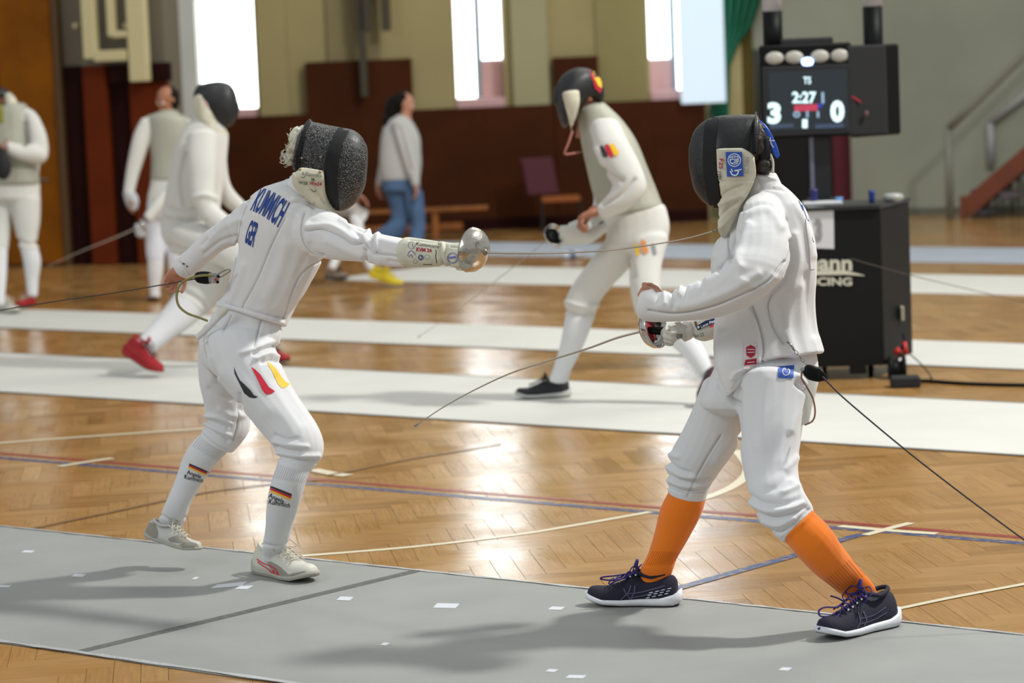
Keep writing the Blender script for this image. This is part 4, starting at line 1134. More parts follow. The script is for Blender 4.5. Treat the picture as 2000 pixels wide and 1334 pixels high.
seams('scribbles', [[(851, 488), (852, 494), (851, 500), (852, 508), (853, 514)], [(826, 516), (836, 517), (844, 516)], [(824, 500), (822, 506)]], gvb, INKK, gv, wd=1.3)
decal('stamp_bar', *poly2d([(877, 502), (889, 500), (891, 504), (878, 506)]), gvb, INKV, gv)

# ---- her weapon
def weapon(name, label, pts, guard_c, gdir, gr, gh, grip_end, mguard, pad, blade_r=.0042, group=None, cat='sword', tipball=True, gprof=None):
    r = empty(name, guard_c, label, cat, group)
    P_ = smoothline(pts, 6)
    n_ = len(P_)
    rr = [blade_r * (1 - .55 * i / (n_ - 1)) for i in range(n_)]
    MB().tube(P_, rr, 5).build('blade', BLADE, r, True)
    if tipball:
        d = unit(P_[-1] - P_[-2]); MB().tube([P_[-1] - d * .012, P_[-1], P_[-1] + d * .006], [.003, .0036, .0032], 8).build('point', STEEL, r, True)
    gdir = unit(gdir)
    pr = gprof or [(0, gr * .14), (-gh * .05, gr * .30), (-gh * .16, gr * .56), (-gh * .36, gr * .80), (-gh * .62, gr * .95), (-gh * .9, gr), (-gh, gr), (-gh, gr * .965), (-gh * .62, gr * .91), (-gh * .36, gr * .76), (-gh * .18, gr * .52), (-gh * .1, gr * .2)]
    MB().lathe(guard_c, gdir, pr, 40).build('guard', mguard, r, True)
    MB().lathe(guard_c, gdir, [(.006, .006), (.003, .011), (-.004, .012)], 16).build('guard_nut', STEEL, r, True)
    MB().lathe(guard_c, gdir, [(-gh * .3, gr * .2), (-gh * .32, gr * .68), (-gh * .42, gr * .70), (-gh * .44, gr * .2)], 28).build('guard_pad', pad, r, True)
    MB().tube([guard_c - gdir * gh * .3, guard_c + (grip_end - guard_c) * .6, grip_end], [.012, .014, .011], 10).build('grip', BLACK, r, True)
    return r
gL = S(948, 493, 9.4); bpts = [gL, S(1000, 494.5, 9.34), S(1060, 494.5, 9.27), S(1130, 492.5, 9.2), S(1200, 487.5, 9.12), S(1270, 478.5, 9.08), S(1340, 466, 9.02), S(1398, 450, 8.97)]
gdirL = unit(S(1000, 500, 9.345) - S(948, 490, 9.4))
weapon('sword', 'sword with dented silver bell guard held straight out, tip against the opponent', bpts, gL, gdirL, .0775, .062, S(880, 500, 9.49), GUARD, REDPAD)

# ---- body wire plug, cable and ribbon at her back
rc = empty('reel_cable', S(405, 541, 10.02), 'thin black cable from the plug at the back of the lunging fencer', 'cable')
MB().tube(smoothline([S(402, 541, 10.05), S(380, 545, 10.12), S(330, 554, 10.3), S(230, 571, 10.6), S(120, 587, 10.9), S(0, 606, 11.2), S(-160, 634, 11.6)], 5), .0026, 6).build('cable', CABLE, rc, True)
mb = MB(); mb.add(*loft([(381, 537, 382, 546, 10.04, .8), (388, 531, 390, 553, 10.03, .7), (402, 530, 404, 555, 10.02, .7), (410, 532, 412, 553, 10.01, .7)], sq=4, n=16, cap=(.1, .1))); mb.build('plug', BLACK, rc, True)
mb = MB(); mb.add(*loft([(410, 533, 412, 553, 10.01, .7), (420, 533, 421, 553, 10.0, .7), (427, 535, 428, 549, 10.0, .7)], sq=4, n=16, cap=(.05, .2))); mb.build('plug_cover', CLEARP, rc, True)
for x, y, m_ in ((426, 540, BLACK), (425, 551, BLACK), (421, 546, REDP)):
    MB().add(*ell(S(x, y, 9.99), Rv * .006, Fv * .006, Uv * .0055)).build('pin', m_, rc, True)
mb = MB(); mb.tube(smoothline([S(423, 539, 10.0), S(430, 533, 9.99), S(438, 529, 9.98), S(447, 526, 9.97), S(449, 530, 9.97), S(440, 536, 9.98), S(431, 541, 9.99), S(424, 541, 10.0)], 5), .0022, 6); mb.build('snap_hook', STEEL, rc, True)
def ribbon(name, pts, wd, m, parent=None, D=None):
    P_ = smoothline([S(*p) for p in pts], 6); V = []; F = []
    for i, p in enumerate(P_):
        t = unit(P_[min(i + 1, len(P_) - 1)] - P_[max(i - 1, 0)]); nn = unit(np.cross(t, Fv)) * wd / 2 + Fv * .002
        V += [p + nn, p - nn, p - nn + Fv * .0012, p + nn + Fv * .0012]
    for i in range(len(P_) - 1):
        for k in range(4): F.append((4 * i + k, 4 * i + (k + 1) % 4, 4 * i + 4 + (k + 1) % 4, 4 * i + 4 + k))
    return link(mesh(name, V, F), name, m, parent, True)
ribbon('waist_strap', ws_pts, .022, WHITE, fl_root)
ribbon('buckle', [(442, 601, 9.962), (434, 609, 9.962), (427, 616, 9.963)], .03, OFFWH, fl_root)
ribbon('ribbon', [(418, 538, 9.98), (395, 538, 9.99), (372, 543, 10.0), (352, 556, 10.0), (345, 575, 10.0), (349, 597, 10.0), (366, 612, 10.0), (388, 620, 10.0), (406, 627, 10.0)], .0085, RIBBON, rc)

# ================================================================== fencer on the right, facing left, orange socks
DSHIFT[0] = .2
P = empty('person', G(1480, 1225), 'fencer in white with bright orange knee socks, black mask with a blue strap', 'person', 'fencers bouting in front')
fr_root = P
torsoR = [(1447, 398, 1516, 352, 8.80, .9), (1428, 432, 1548, 377, 8.80, .78), (1404, 468, 1576, 412, 8.80, .72), (1388, 512, 1591, 462, 8.80, .7), (1392, 560, 1595, 520, 8.80, .68), (1396, 620, 1592, 585, 8.81, .68),
          (1394, 668, 1598, 640, 8.82, .76), (1396, 714, 1611, 686, 8.82, .84)]
flapR = [(1394, 670, 1490, 684, 8.76, .8), (1398, 716, 1487, 702, 8.72, .8), (1410, 752, 1464, 722, 8.70, .8), (1418, 774, 1448, 742, 8.70, .8)]
armN = [(1452, 420, 1522, 396, 8.76, .95), (1441, 440, 1534, 420, 8.68, .95), (1430, 480, 1545, 470, 8.60, .92), (1418, 512, 1545, 515, 8.56, .9), (1400, 528, 1528, 556, 8.53, .88), (1375, 542, 1475, 590, 8.53, .9), (1345, 556, 1405, 618, 8.56, .92),
        (1316, 567, 1350, 626, 8.58, .95), (1292, 572, 1305, 628, 8.60, .95), (1270, 562, 1268, 628, 8.62, .95), (1257, 566, 1250, 622, 8.63, .9)]
foldsR = [([(1267, 606), (1320, 612), (1380, 602), (1440, 580), (1500, 548), (1532, 510)], -.0055, 2.6), ([(1290, 598), (1350, 596), (1420, 570), (1480, 535)], .005, 9),
          ([(1430, 500), (1420, 515), (1404, 528)], -.007, 5), ([(1443, 455), (1428, 490), (1425, 505)], -.009, 4.5), ([(1462, 440), (1440, 500), (1445, 520)], .006, 10),
          ([(1310, 566), (1318, 585), (1316, 600)], -.006, 5), ([(1298, 575), (1300, 592)], .005, 5), ([(1340, 562), (1338, 580)], -.004, 5), ([(1332, 556), (1328, 575)], .005, 5), ([(1370, 545), (1372, 570)], -.004, 6), ([(1282, 566), (1286, 590)], -.003, 5),
          ([(1450, 410), (1480, 398), (1510, 402), (1532, 430)], -.005, 5), ([(1460, 420), (1500, 410), (1525, 445)], .006, 9), ([(1544, 470), (1548, 510), (1530, 550), (1508, 575), (1500, 600), (1510, 640), (1530, 670)], -.007, 4.5),
          ([(1552, 460), (1558, 510), (1545, 560)], .006, 9), ([(1560, 560), (1545, 590), (1535, 640), (1550, 690)], .005, 12), ([(1575, 540), (1580, 600), (1590, 650)], -.004, 10), ([(1520, 600), (1530, 640)], -.004, 7),
          ([(1438, 395), (1422, 440), (1424, 490)], -.006, 3), ([(1470, 600), (1484, 640), (1492, 680), (1488, 705)], -.007, 2.4), ([(1462, 600), (1476, 640), (1482, 680)], .004, 5), ([(1410, 640), (1440, 650)], .004, 9),
          ([(1490, 705), (1540, 708), (1606, 690)], .004, 4), ([(1430, 740), (1438, 728), (1465, 716), (1485, 704)], .006, 4), ([(1400, 470), (1395, 500)], .004, 8), ([(1550, 400), (1574, 440), (1588, 500)], .004, 8), ([(1478, 352), (1500, 366), (1530, 372)], -.003, 4), ([(1445, 545), (1480, 560), (1510, 540)], .004, 8)]
jr, jrb = organic('jacket', [loft(torsoR, sq=2.3, cap=(.4, .04)), loft(armN, cap=(.6, .1)), loft(flapR, cap=(.4, .3), sq=2.6)], WHITE, P, voxel=.0038, it=9, folds=foldsR, wr=.0035, wscale=7, seed=11)
seams('jacket_seams', [[(1267, 606), (1320, 612), (1380, 602), (1440, 580), (1500, 548), (1532, 510), (1543, 480)], [(1462, 596), (1480, 630), (1490, 672), (1490, 708)], [(1438, 395), (1422, 440), (1424, 500)],
                       [(1508, 575), (1500, 600), (1512, 645), (1534, 676)], [(1576, 410), (1588, 460), (1594, 520)], [(1492, 700), (1540, 704), (1604, 684)], [(1428, 760), (1440, 742), (1465, 722), (1490, 712)]], jrb, SEAM, jr)
cr_, crb = organic('collar', [loft([(1464, 350, 1516, 338, 8.8, 1.1), (1454, 376, 1528, 362, 8.8, 1), (1446, 402, 1538, 384, 8.8, .8)], cap=(.15, .2))], WHITE, P, voxel=.005, it=4, folds=[([(1478, 350), (1485, 364), (1480, 385)], -.003, 3), ([(1480, 345), (1515, 350)], .003, 3)])
# name seen edge-on down the back, blank white label, badge, hip patch
text_decal('M', [(1559, 391), (1566, 396), (1572, 416), (1568, 412)], jrb, INKB, jr, bold=.02, step=4); text_decal('L', [(1570, 412), (1575, 416), (1580, 432), (1577, 432)], jrb, INKB, jr, bold=.02, step=4)
decal('back_panel', *poly2d([(1573, 425), (1583, 440), (1591, 470), (1595, 525), (1583, 526), (1580, 480)]), jrb, mat('white_back_panel', '#e6e6e4', .8), jr, off=.002)
text_decal('C', [(1584, 455), (1588, 455), (1591, 474), (1588, 475)], jrb, INKB, jr, bold=.02, step=4)
decal('badge', *poly2d([(1453, 670), (1478, 669), (1481, 718), (1451, 721)]), jrb, mat('pale_badge', '#dccfd0', .7), jr, off=.0015)
decal('badge_mark', *poly2d([(1457, 679), (1466, 674), (1476, 679), (1474, 694), (1466, 699), (1458, 694)]), jrb, INKR, jr, off=.0028)
decal('badge_mark', *poly2d([(1456, 703), (1478, 700), (1477, 711), (1453, 714)]), jrb, INKR, jr, off=.0028)
seams('badge_lines', [[(1459, 683), (1474, 683)], [(1460, 689), (1473, 688)], [(1459, 708), (1474, 706)]], jrb, PALEP, jr, wd=1.3, off=.004)
hipR = [(1404, 690, 1592, 680, 8.83, .66), (1394, 722, 1598, 715, 8.82, .70), (1376, 758, 1597, 752, 8.80, .74), (1366, 782, 1582, 782, 8.80, .66)]
legFr = [(1372, 750, 1470, 765, 8.86, .9), (1352, 800, 1456, 818, 8.90, .9), (1330, 848, 1443, 862, 8.95, .92), (1309, 888, 1416, 900, 9.0, .95), (1302, 915, 1398, 930, 9.03, 1), (1303, 940, 1386, 953, 9.04, 1), (1304, 960, 1379, 976, 9.05, 1)]
legRr = [(1424, 750, 1585, 760, 8.74, .85), (1437, 800, 1573, 808, 8.70, .86), (1443, 850, 1566, 852, 8.67, .88), (1448, 900, 1559, 900, 8.64, .9), (1457, 945, 1561, 938, 8.61, .92), (1464, 978, 1570, 962, 8.58, .95), (1482, 1016, 1580, 978, 8.56, 1), (1508, 1042, 1586, 988, 8.55, 1), (1531, 1060, 1589, 1001, 8.54, 1)]
foldsBR = [([(1304, 900), (1320, 915), (1345, 925)], -.006, 5), ([(1304, 912), (1330, 928), (1360, 932)], .005, 5), ([(1304, 928), (1330, 940), (1370, 940), (1385, 936)], -.007, 4), ([(1306, 938), (1340, 950), (1380, 946)], .005, 4),
           ([(1306, 950), (1335, 960), (1372, 958), (1382, 950)], -.006, 3.2), ([(1306, 888), (1322, 892)], .005, 6), ([(1408, 850), (1380, 895), (1358, 935), (1342, 970)], -.0035, 2.2), ([(1430, 860), (1400, 900)], .004, 12),
           ([(1462, 968), (1490, 982), (1530, 985), (1560, 975)], -.006, 6), ([(1465, 980), (1500, 998), (1545, 992), (1566, 982)], .006, 6), ([(1474, 1000), (1510, 1012), (1545, 1004), (1575, 990)], -.007, 4.5), ([(1490, 1018), (1520, 1026), (1550, 1012)], .005, 5),
           ([(1500, 1035), (1525, 1040), (1555, 1020), (1580, 995)], -.0055, 3.2), ([(1540, 930), (1520, 950), (1500, 958)], -.004, 8), ([(1555, 895), (1535, 915)], .004, 8), ([(1556, 950), (1530, 962)], .005, 6),
           ([(1444, 760), (1442, 800), (1446, 860)], -.006, 5), ([(1400, 745), (1420, 775), (1440, 790)], -.006, 6), ([(1570, 760), (1560, 800), (1545, 840)], .005, 9), ([(1578, 770), (1572, 800)], -.006, 5), ([(1555, 750), (1570, 765), (1580, 775)], -.007, 4), ([(1560, 735), (1580, 755)], .005, 5),
           ([(1500, 740), (1490, 800), (1485, 870)], .004, 16), ([(1440, 745), (1425, 770), (1436, 790)], -.008, 5)]
brr, brrb = organic('breeches', [loft(hipR, sq=2.2), loft(legFr, cap=(.4, .08)), loft(legRr, cap=(.4, .08))], WHITE2, P, voxel=.004, it=9, folds=foldsBR, wr=.004, wscale=7, seed=21)
seams('breeches_seams', [[(1408, 850), (1380, 895), (1358, 935), (1342, 972)], [(1538, 712), (1545, 740)], [(1308, 952), (1340, 963), (1379, 962)], [(1524, 1052), (1555, 1022), (1582, 992)]], brrb, SEAM, brr)
decal('hip_patch', *poly2d([(1520, 716), (1551, 713), (1549, 739), (1519, 738)]), brrb, BLUEP, brr, off=.002)
decal('patch_ring', *ring2d(1535, 726, 6, 7.5), brrb, PALEP, brr, off=.0035)
mb = MB(); mb.add(*loft([(1560, 720, 1597, 716, 8.7, .3), (1562, 760, 1597, 752, 8.68, .3), (1564, 800, 1586, 796, 8.66, .25), (1566, 830, 1580, 828, 8.65, .2)], n=12)); mb.build('hanging_strap', OFFWH, P, True)
skF = [(1306, 950, 1377, 966, 9.05, 1), (1303, 966, 1378, 978, 9.05, 1), (1289, 995, 1368, 1008, 9.07, 1), (1278, 1042, 1348, 1045, 9.09, 1), (1265, 1083, 1326, 1083, 9.11, 1), (1252, 1108, 1317, 1106, 9.11, .72), (1251, 1127, 1310, 1127, 9.12, .52), (1255, 1148, 1304, 1148, 9.125, .45)]
skR = [(1522, 1050, 1586, 994, 8.54, 1), (1537, 1062, 1594, 1004, 8.54, 1), (1560, 1090, 1618, 1027, 8.53, 1), (1592, 1122, 1646, 1068, 8.56, 1), (1626, 1148, 1677, 1107, 8.61, .8), (1652, 1170, 1704, 1138, 8.62, .52), (1664, 1184, 1714, 1158, 8.63, .45)]
for st in (skF, skR):
    so, sb = organic('sock', [loft(st, cap=(.1, .1))], ORANGE, P, voxel=.005, it=3)
    tag(so, 'bright orange knee sock')
    rb = []
    for i in range(12):
        t = i / 11
        rb.append([(1276 + 50 * t, 1076 + 2 * t), (1260 + 50 * t, 1104)] if st is skF else [(1610 + 52 * t, 1132 - 42 * t), (1640 + 50 * t, 1158 - 34 * t)])
    seams('ribbing', rb, sb, mat('darker_orange_rib', '#c76404', .9), so, wd=1.0)
RUNM = mat('navy_runner_mesh', '#14122a', .8, bump=.5, bscale=350); RUNS = mat('white_midsole', '#d5d8dc', .5, var=.05, vscale=20); RUNO = mat('black_outsole', '#1a1a1e', .7)
PURP = mat('purple_lace', '#2a1a66', .7); STRP = mat('grey_purple_stripe', '#4d4768', .5)
a, b = G(1324, 1184), G(1148, 1183)
for q in (a, b): q[2] = .006
r_, sb_ = shoe(a, b, Z3, (RUNM, RUNS, RUNO), P, runner=True, high=1.05, label='navy running shoe with white sole, side stripes and purple laces, front foot', lace=(0, PURP), lace_m=PURP)
seams('side_stripes', [([(1232, 1144), (1228, 1156), (1216, 1168), (1208, 1176)], 2.2), ([(1240, 1144), (1238, 1160), (1228, 1172)], 2.2), ([(1226, 1160), (1255, 1156), (1300, 1144)], 2.0), ([(1228, 1168), (1258, 1163), (1296, 1152)], 2.0), ([(1218, 1150), (1226, 1164), (1240, 1174)], 2.0)], sb_, STRP, r_, off=.002)
seams('reflective_dashes', [([(1262 + 12 * i + 3 * j, 1168 - 2.6 * i - 5 * j), (1269 + 12 * i + 3 * j, 1166.6 - 2.6 * i - 5 * j)], 1.3) for i in range(4) for j in range(3)], sb_, PALEP, r_, off=.003)
a, b = G(1744, 1222), G(1603, 1254)
for q in (a, b): q[2] = .006
r_, sb_ = shoe(a, b, Z3, (RUNM, RUNS, RUNO), P, runner=True, high=1.1, label='navy running shoe with white sole and purple laces, rear foot', lace=(0, PURP), lace_m=PURP)
seams('side_stripes', [([(1676, 1196), (1680, 1214), (1674, 1226)], 2.4), ([(1686, 1194), (1692, 1210), (1688, 1222)], 2.4), ([(1680, 1208), (1705, 1202), (1730, 1186)], 2.0), ([(1682, 1218), (1708, 1210), (1732, 1196)], 2.0)], sb_, STRP, r_, off=.002)
# mask, bib, strap, hair
for k, pts in enumerate(([(1241, 1119, 9.16), (1228, 1120, 9.14), (1205, 1124, 9.12), (1178, 1127, 9.11), (1174, 1131, 9.11), (1195, 1133, 9.11), (1222, 1128, 9.13), (1240, 1122, 9.15)],
                         [(1241, 1119, 9.16), (1222, 1128, 9.12), (1203, 1135, 9.1), (1190, 1142, 9.1)],
                         [(1648, 1180, 8.55), (1632, 1186, 8.5), (1612, 1186, 8.49), (1600, 1192, 8.48), (1602, 1203, 8.48), (1620, 1203, 8.49), (1640, 1192, 8.52)],
                         [(1646, 1184, 8.55), (1636, 1204, 8.48), (1620, 1216, 8.46), (1602, 1226, 8.45), (1597, 1229, 8.45)],
                         [(1650, 1176, 8.56), (1636, 1168, 8.54), (1622, 1164, 8.53)])):
    MB().tube(smoothline([S(*q) for q in pts], 5), .003, 6).build('lace_loop', PURP, fr_root, True)
mk2, mkb2 = make_mask([(1478, 224, 1473, 326, .98), (1448, 223.5, 1442, 368, .85), (1414, 225, 1409, 408, .74), (1392, 229, 1388, 404, .7), (1371, 239, 1369, 390, .66), (1355, 257, 1355, 368, .62), (1347, 283, 1348, 338, .6)], 8.78, MESHD, P)
tag(mk2, 'black mesh fencing mask with a wide black trim')
decal('trim_band', *poly2d([(1378, 233), (1390, 229), (1403, 225), (1398, 292), (1400, 340), (1406, 385), (1411, 412), (1398, 410), (1386, 404), (1382, 385), (1374, 340), (1373, 307), (1374, 270)]), mkb2, TRIM, mk2, off=.004, back=True)
decal('rear_panel', *poly2d([(1404, 223), (1478, 221), (1475, 330), (1400, 330), (1398, 292)]), mkb2, mat('black_vinyl', '#101112', .42, bump=.3, bscale=60), mk2, off=.003, back=True)
mb = MB(); mb.tube(smoothline([S(1474, 300, 8.66), S(1473, 270, 8.67), S(1474, 240, 8.7), S(1476, 223, 8.78), S(1476, 222, 8.86)], 6), .006, 8); mb.build('rim', BLACK, mk2, True)
bb2, bbb2 = organic('bib', [loft([(1398, 290, 1452, 289, 8.665, .12), (1399, 305, 1472, 303, 8.665, .14), (1400, 325, 1475, 322, 8.665, .16), (1402, 348, 1475, 347, 8.67, .25), (1407, 378, 1464, 372, 8.69, .5), (1405, 405, 1449, 395, 8.71, .8), (1402, 430, 1436, 422, 8.72, .9), (1403, 450, 1426, 445, 8.73, .9), (1409, 464, 1418, 462, 8.74, .8)], cap=(.1, .4), sq=3)], BIB, P, voxel=.004, it=4,
                  folds=[([(1408, 385), (1425, 372), (1450, 362)], -.003, 3.5), ([(1406, 400), (1430, 388), (1450, 380)], .004, 5), ([(1404, 425), (1420, 410), (1438, 395)], -.004, 4), ([(1470, 312), (1472, 345), (1450, 385)], .003, 2.5), ([(1404, 356), (1470, 352)], -.002, 2.5), ([(1407, 445), (1425, 425)], .003, 4)])
tag(bb2, 'cream bib with a blue inspection label')
decal('label', *poly2d([(1417, 297), (1449, 297), (1452, 344), (1420, 345)]), bbb2, BLUEP, bb2, off=.004)
decal('label_ring', *ring2d(1434, 313, 11.5, 13), bbb2, PALEP, bb2, off=.0055); decal('label_ring', *ring2d(1434, 313, 8.5, 9.2), bbb2, PALEP, bb2, off=.0055)
text_decal('SEMI', [(1424, 305), (1444, 305), (1444, 309), (1424, 309)], bbb2, PALEP, bb2, off=.0055, step=8)
text_decal('CIF', [(1425, 310), (1443, 310), (1443, 320), (1425, 320)], bbb2, PALEP, bb2, bold=.02, off=.0055, step=8)
seams('label_mark', [([(1426, 334), (1430, 341), (1438, 342), (1442, 335), (1436, 333)], 2.4), ([(1434, 334), (1448, 331)], 2.2), ([(1428, 330), (1431, 336)], 2)], bbb2, PALEP, bb2, off=.0055)
text_decal('F25', [(1413, 310), (1412, 330), (1404, 330), (1405, 310)], bbb2, INKR, bb2, bold=.02, off=.004, step=6)
text_decal('1101', [(1409, 335), (1410, 350), (1403, 350), (1402, 335)], bbb2, NAVYP, bb2, bold=.02, off=.004, step=6)
text_decal('MN 25', [(1463, 307), (1462, 339), (1453, 339), (1454, 307)], bbb2, INKG, bb2, off=.004, step=6)
V, F = loft([(1473, 247, 1474, 234, 8.76, .35), (1485, 257, 1487, 237, 8.75, .35), (1497, 270, 1500, 250, 8.74, .35), (1505, 287, 1509, 266, 8.74, .35), (1511, 301, 1518, 286, 8.74, .35), (1517, 309, 1523, 303, 8.74, .35)], n=14, cap=(.2, .8), sq=3)
bs = link(mesh('strap', V, F), 'strap', BLUEV, P, True); tag(bs, 'blue rear strap of the mask')
bsb = BVHTree.FromPolygons([tuple(float(c) for c in v) for v in V], F)
seams('strap_print', [([(1480, 244), (1490, 252)], 2.2), ([(1484, 241), (1494, 250)], 1.6), ([(1504, 268), (1506, 280), (1511, 288)], 2.2), ([(1502, 274), (1512, 275)], 1.8)], bsb, PALEP, bs, off=.002)
hdR = S(1437, 300, 8.79)
fwR = unit(np.array([-.88, .42, -.18]))
organic('hair', [ell(S(1470, 276, 8.79), Rv * .052, Fv * .09, Uv * .075), ell(S(1488, 322, 8.78), Rv * .035, Fv * .06, Uv * .03), ell(S(1496, 331, 8.77), Rv * .022, Fv * .04, Uv * .016)], HAIRD, P, voxel=.005, it=2, wr=.01, wscale=50)
V, F = loft([(1474, 272, 1503, 268, 8.77, 1.9), (1476, 295, 1505, 292, 8.77, 1.9), (1478, 312, 1503, 312, 8.77, 1.9)], n=18, sq=3, cap=(.1, .1)); link(mesh('elastic_band', V, F), 'elastic_band', BLACKM, P, True)
V, F = loft([(1503, 303, 1507, 300, 8.74, 2), (1507, 318, 1512, 316, 8.74, 2.5), (1506, 336, 1512, 338, 8.74, 2)], n=10); link(mesh('strap_end', V, F), 'strap_end', OFFWH, P, True)
# sword arm on the far side, its glove, and the bare near hand
armF = [(1420, 470, 1490, 450, 8.98, .9), (1400, 520, 1470, 520, 9.0, .9), (1392, 570, 1450, 590, 9.02, .9), (1390, 612, 1440, 655, 9.0, .9)]
gauR = [(1420, 618, 1425, 668, 8.99, .95), (1396, 618, 1400, 662, 8.98, .95), (1372, 622, 1375, 667, 8.97, .95), (1350, 628, 1354, 662, 8.96, .95), (1335, 628, 1338, 668, 8.95, .95)]
jr2, _ = organic('sword_sleeve', [loft(armF)], WHITE, P, voxel=.006, it=4)
wrR = S(1338, 648, 8.95)
gR, gRb = organic('glove', [loft(gauR, cap=(.1, .2))] + hand_lofts(wrR, S(1290, 650, 8.93) - wrR, -Fv * .7 - Uv * .5, L=.15, curl=(1.25, 1.35, 1.0), thumb=1, tc=.6) +
                  [ell(S(1316, 648, 8.93), Rv * .036, Fv * .03, Uv * .03)], mat('white_glove_leather', '#cfcec4', .8, bump=.3, bscale=120), P, voxel=.0035, it=2, folds=[([(1352, 630), (1356, 645), (1354, 662)], -.003, 3), ([(1320, 632), (1345, 640)], -.003, 3)])
tag(gR, 'white fencing glove gripping the sword')
decal('label', *poly2d([(1359, 638), (1378, 627), (1396, 622), (1398, 631), (1380, 637), (1363, 645)]), gRb, NAVYP, gR, off=.003)
text_decal('Leon Paul', [(1368, 636), (1396, 624), (1397, 629), (1370, 641)], gRb, PALEP, gR, bold=.01, off=.005, step=6)
decal('stamp', *ring2d(1364, 639.5, 0.5, 2.4), gRb, PALEP, gR, off=.005)
decal('red_tag', *poly2d([(1386, 636), (1393, 634), (1394, 638), (1387, 640)]), gRb, REDP, gR, off=.003)
text_decal('Dm 25', [(1353, 654), (1374, 649), (1375, 656), (1355, 660)], gRb, INKGR, gR, off=.003)
text_decal('DE', [(1321, 653), (1333, 652), (1333, 659), (1322, 661)], gRb, INKK, gR, bold=.01, off=.003)
V, F = strip2d([(1352, 622), (1358, 630), (1360, 638)], 4); decal('leather_loop', V, F, gRb, BROWNW, gR, off=.003)
wrN = S(1297, 590, 8.63)
handN = hand_lofts(wrN, S(1250, 580, 8.60) - S(1275, 595, 8.63), Fv * .6 + Uv * -.4, L=.13, curl=(.8, 1.2, .9), thumb=-1, tc=.3)
handN.append(tubeVF([S(1272, 582, 8.62), S(1266, 572, 8.61), S(1261, 562, 8.60), S(1257, 553, 8.60), S(1256, 551, 8.6)], [.012, .0115, .0105, .009, .004], 8))
body_from([(torsoR[1:], .8), (armN[:-1], .72), (armF, .75), (gauR[:2], .8), (hipR, .8), (legFr, .8), (legRr, .8), (skF, .8), (skR, .8)],
          head_lofts(hdR, fwR, (0, 0, 1)) + [loft([(1440, 350, 1490, 335, 8.8, .8), (1450, 385, 1505, 376, 8.8, .8)], k=3)] + handN, P, SKIN, voxel=.0042)
gR_c = S(1255, 647, 8.96); gdR = unit(-Rv * .8 + Fv * .55 - Uv * .2)
weapon('sword', 'sword with polished guard held low by the orange-socked fencer, blade pointing down',
       [gR_c, S(1205, 660, 9.02), S(1150, 680, 9.09), S(1080, 702, 9.18), S(1000, 728, 9.28), S(930, 760, 9.37), S(868, 794, 9.45), S(812, 831, 9.52)], gR_c, gdR, .068, .056, S(1318, 646, 8.95), GUARD2, REDPAD)
# cable on his hip
rc = empty('reel_cable', S(1590, 728, 8.6), 'black cable slanting down to the floor from the hip of the orange-socked fencer', 'cable')
MB().tube(smoothline([S(1606, 735, 8.58), S(1640, 770, 8.57), S(1700, 822, 8.56), S(1780, 888, 8.55), S(1870, 958, 8.54), S(1960, 1025, 8.53), S(2060, 1098, 8.52)], 5), .0028, 6).build('cable', CABLE, rc, True)
mb = MB(); mb.add(*loft([(1566, 722, 1572, 735, 8.6, .7), (1578, 712, 1580, 742, 8.6, .6), (1596, 716, 1598, 746, 8.6, .6), (1606, 722, 1608, 744, 8.59, .6), (1616, 738, 1612, 744, 8.59, .6)], sq=3.5, n=16, cap=(.2, .3))); mb.build('plug', BLACK, rc, True)
MB().add(*ell(S(1570, 722, 8.6), Rv * .012, Fv * .01, Uv * .01)).build('clear_end', CLEARP, rc, True)
mb = MB()
for i in range(5):
    x, y = 1549 + i * 6.2, 681 + i * 7.4
    c = S(x, y, 8.62); t = unit(Rv * .62 - Uv * .75); q = unit(np.cross(t, Fv)) if i % 2 else Fv
    pts = [c + t * .0095 * math.cos(k * PI / 5) + q * .0045 * math.sin(k * PI / 5) for k in range(11)]
    mb.tube(pts, .0013, 5)
o = mb.build('chain', STEEL, rc, True); tag(o, kind='stuff')
MB().tube(smoothline([S(1538, 668, 8.63), S(1545, 674, 8.62), S(1551, 684, 8.62)], 5), .0035, 6).build('snap_hook', STEEL, rc, True)
MB().tube(smoothline([S(1566, 726, 8.6), S(1566, 740, 8.59), S(1577, 758, 8.58), S(1588, 780, 8.58), S(1592, 805, 8.58), S(1587, 822, 8.58), S(1572, 830, 8.6)], 6), .0028, 6).build('brown_wire', BROWNW, rc, True)

DSHIFT[0] = 0.0
# ================================================================== far fencers and bystanders
def far_person(base, label, D, parts, head=None, hands=(), group=None, vox=.011, bodyskin=SKIN2):
    """parts: (name, material, list of lofts [stations without depth: xa,ya,xb,yb,dd,tk], folds, label)"""
    r = empty('person', base, label, 'person', group)
    core = []
    res = {}
    for nm, m, lofts, folds, lab in parts:
        L = []
        for st in lofts:
            st = [(q[0], q[1], q[2], q[3], D + q[4], q[5]) + tuple(q[6:]) for q in st]
            L.append(loft(st, k=3, cap=(.4, .3), sq=2.2)); core.append(loft(st, k=2, cap=(.2, .2), scale=.58, n=12))
        for L_ in ([[q] for q in L] if nm == 'sock' else [L]):
            o, b = organic(nm, L_, m, r, voxel=vox, it=4, folds=folds, wr=.006, wscale=6, seed=D)
        if lab: tag(o, lab)
        res[nm] = (o, b)
    ex = []
    if head is not None:
        c, f, u_, k = head
        ex += head_lofts(c, f, u_, k) + [tubeVF([c - np.array([0, 0, .02]), c - np.array([0, 0, .12]), c - np.array([0, 0, .21])], [.05 * k, .055 * k, .07 * k], 12)]
    for h in hands: ex += hand_lofts(*h[0], **h[1])
    organic('body', core + ex, bodyskin, r, voxel=.008, it=2)
    if head is not None: eyes(head[0], head[1], head[2], r, head[3])
    return r, res
NOF = ()
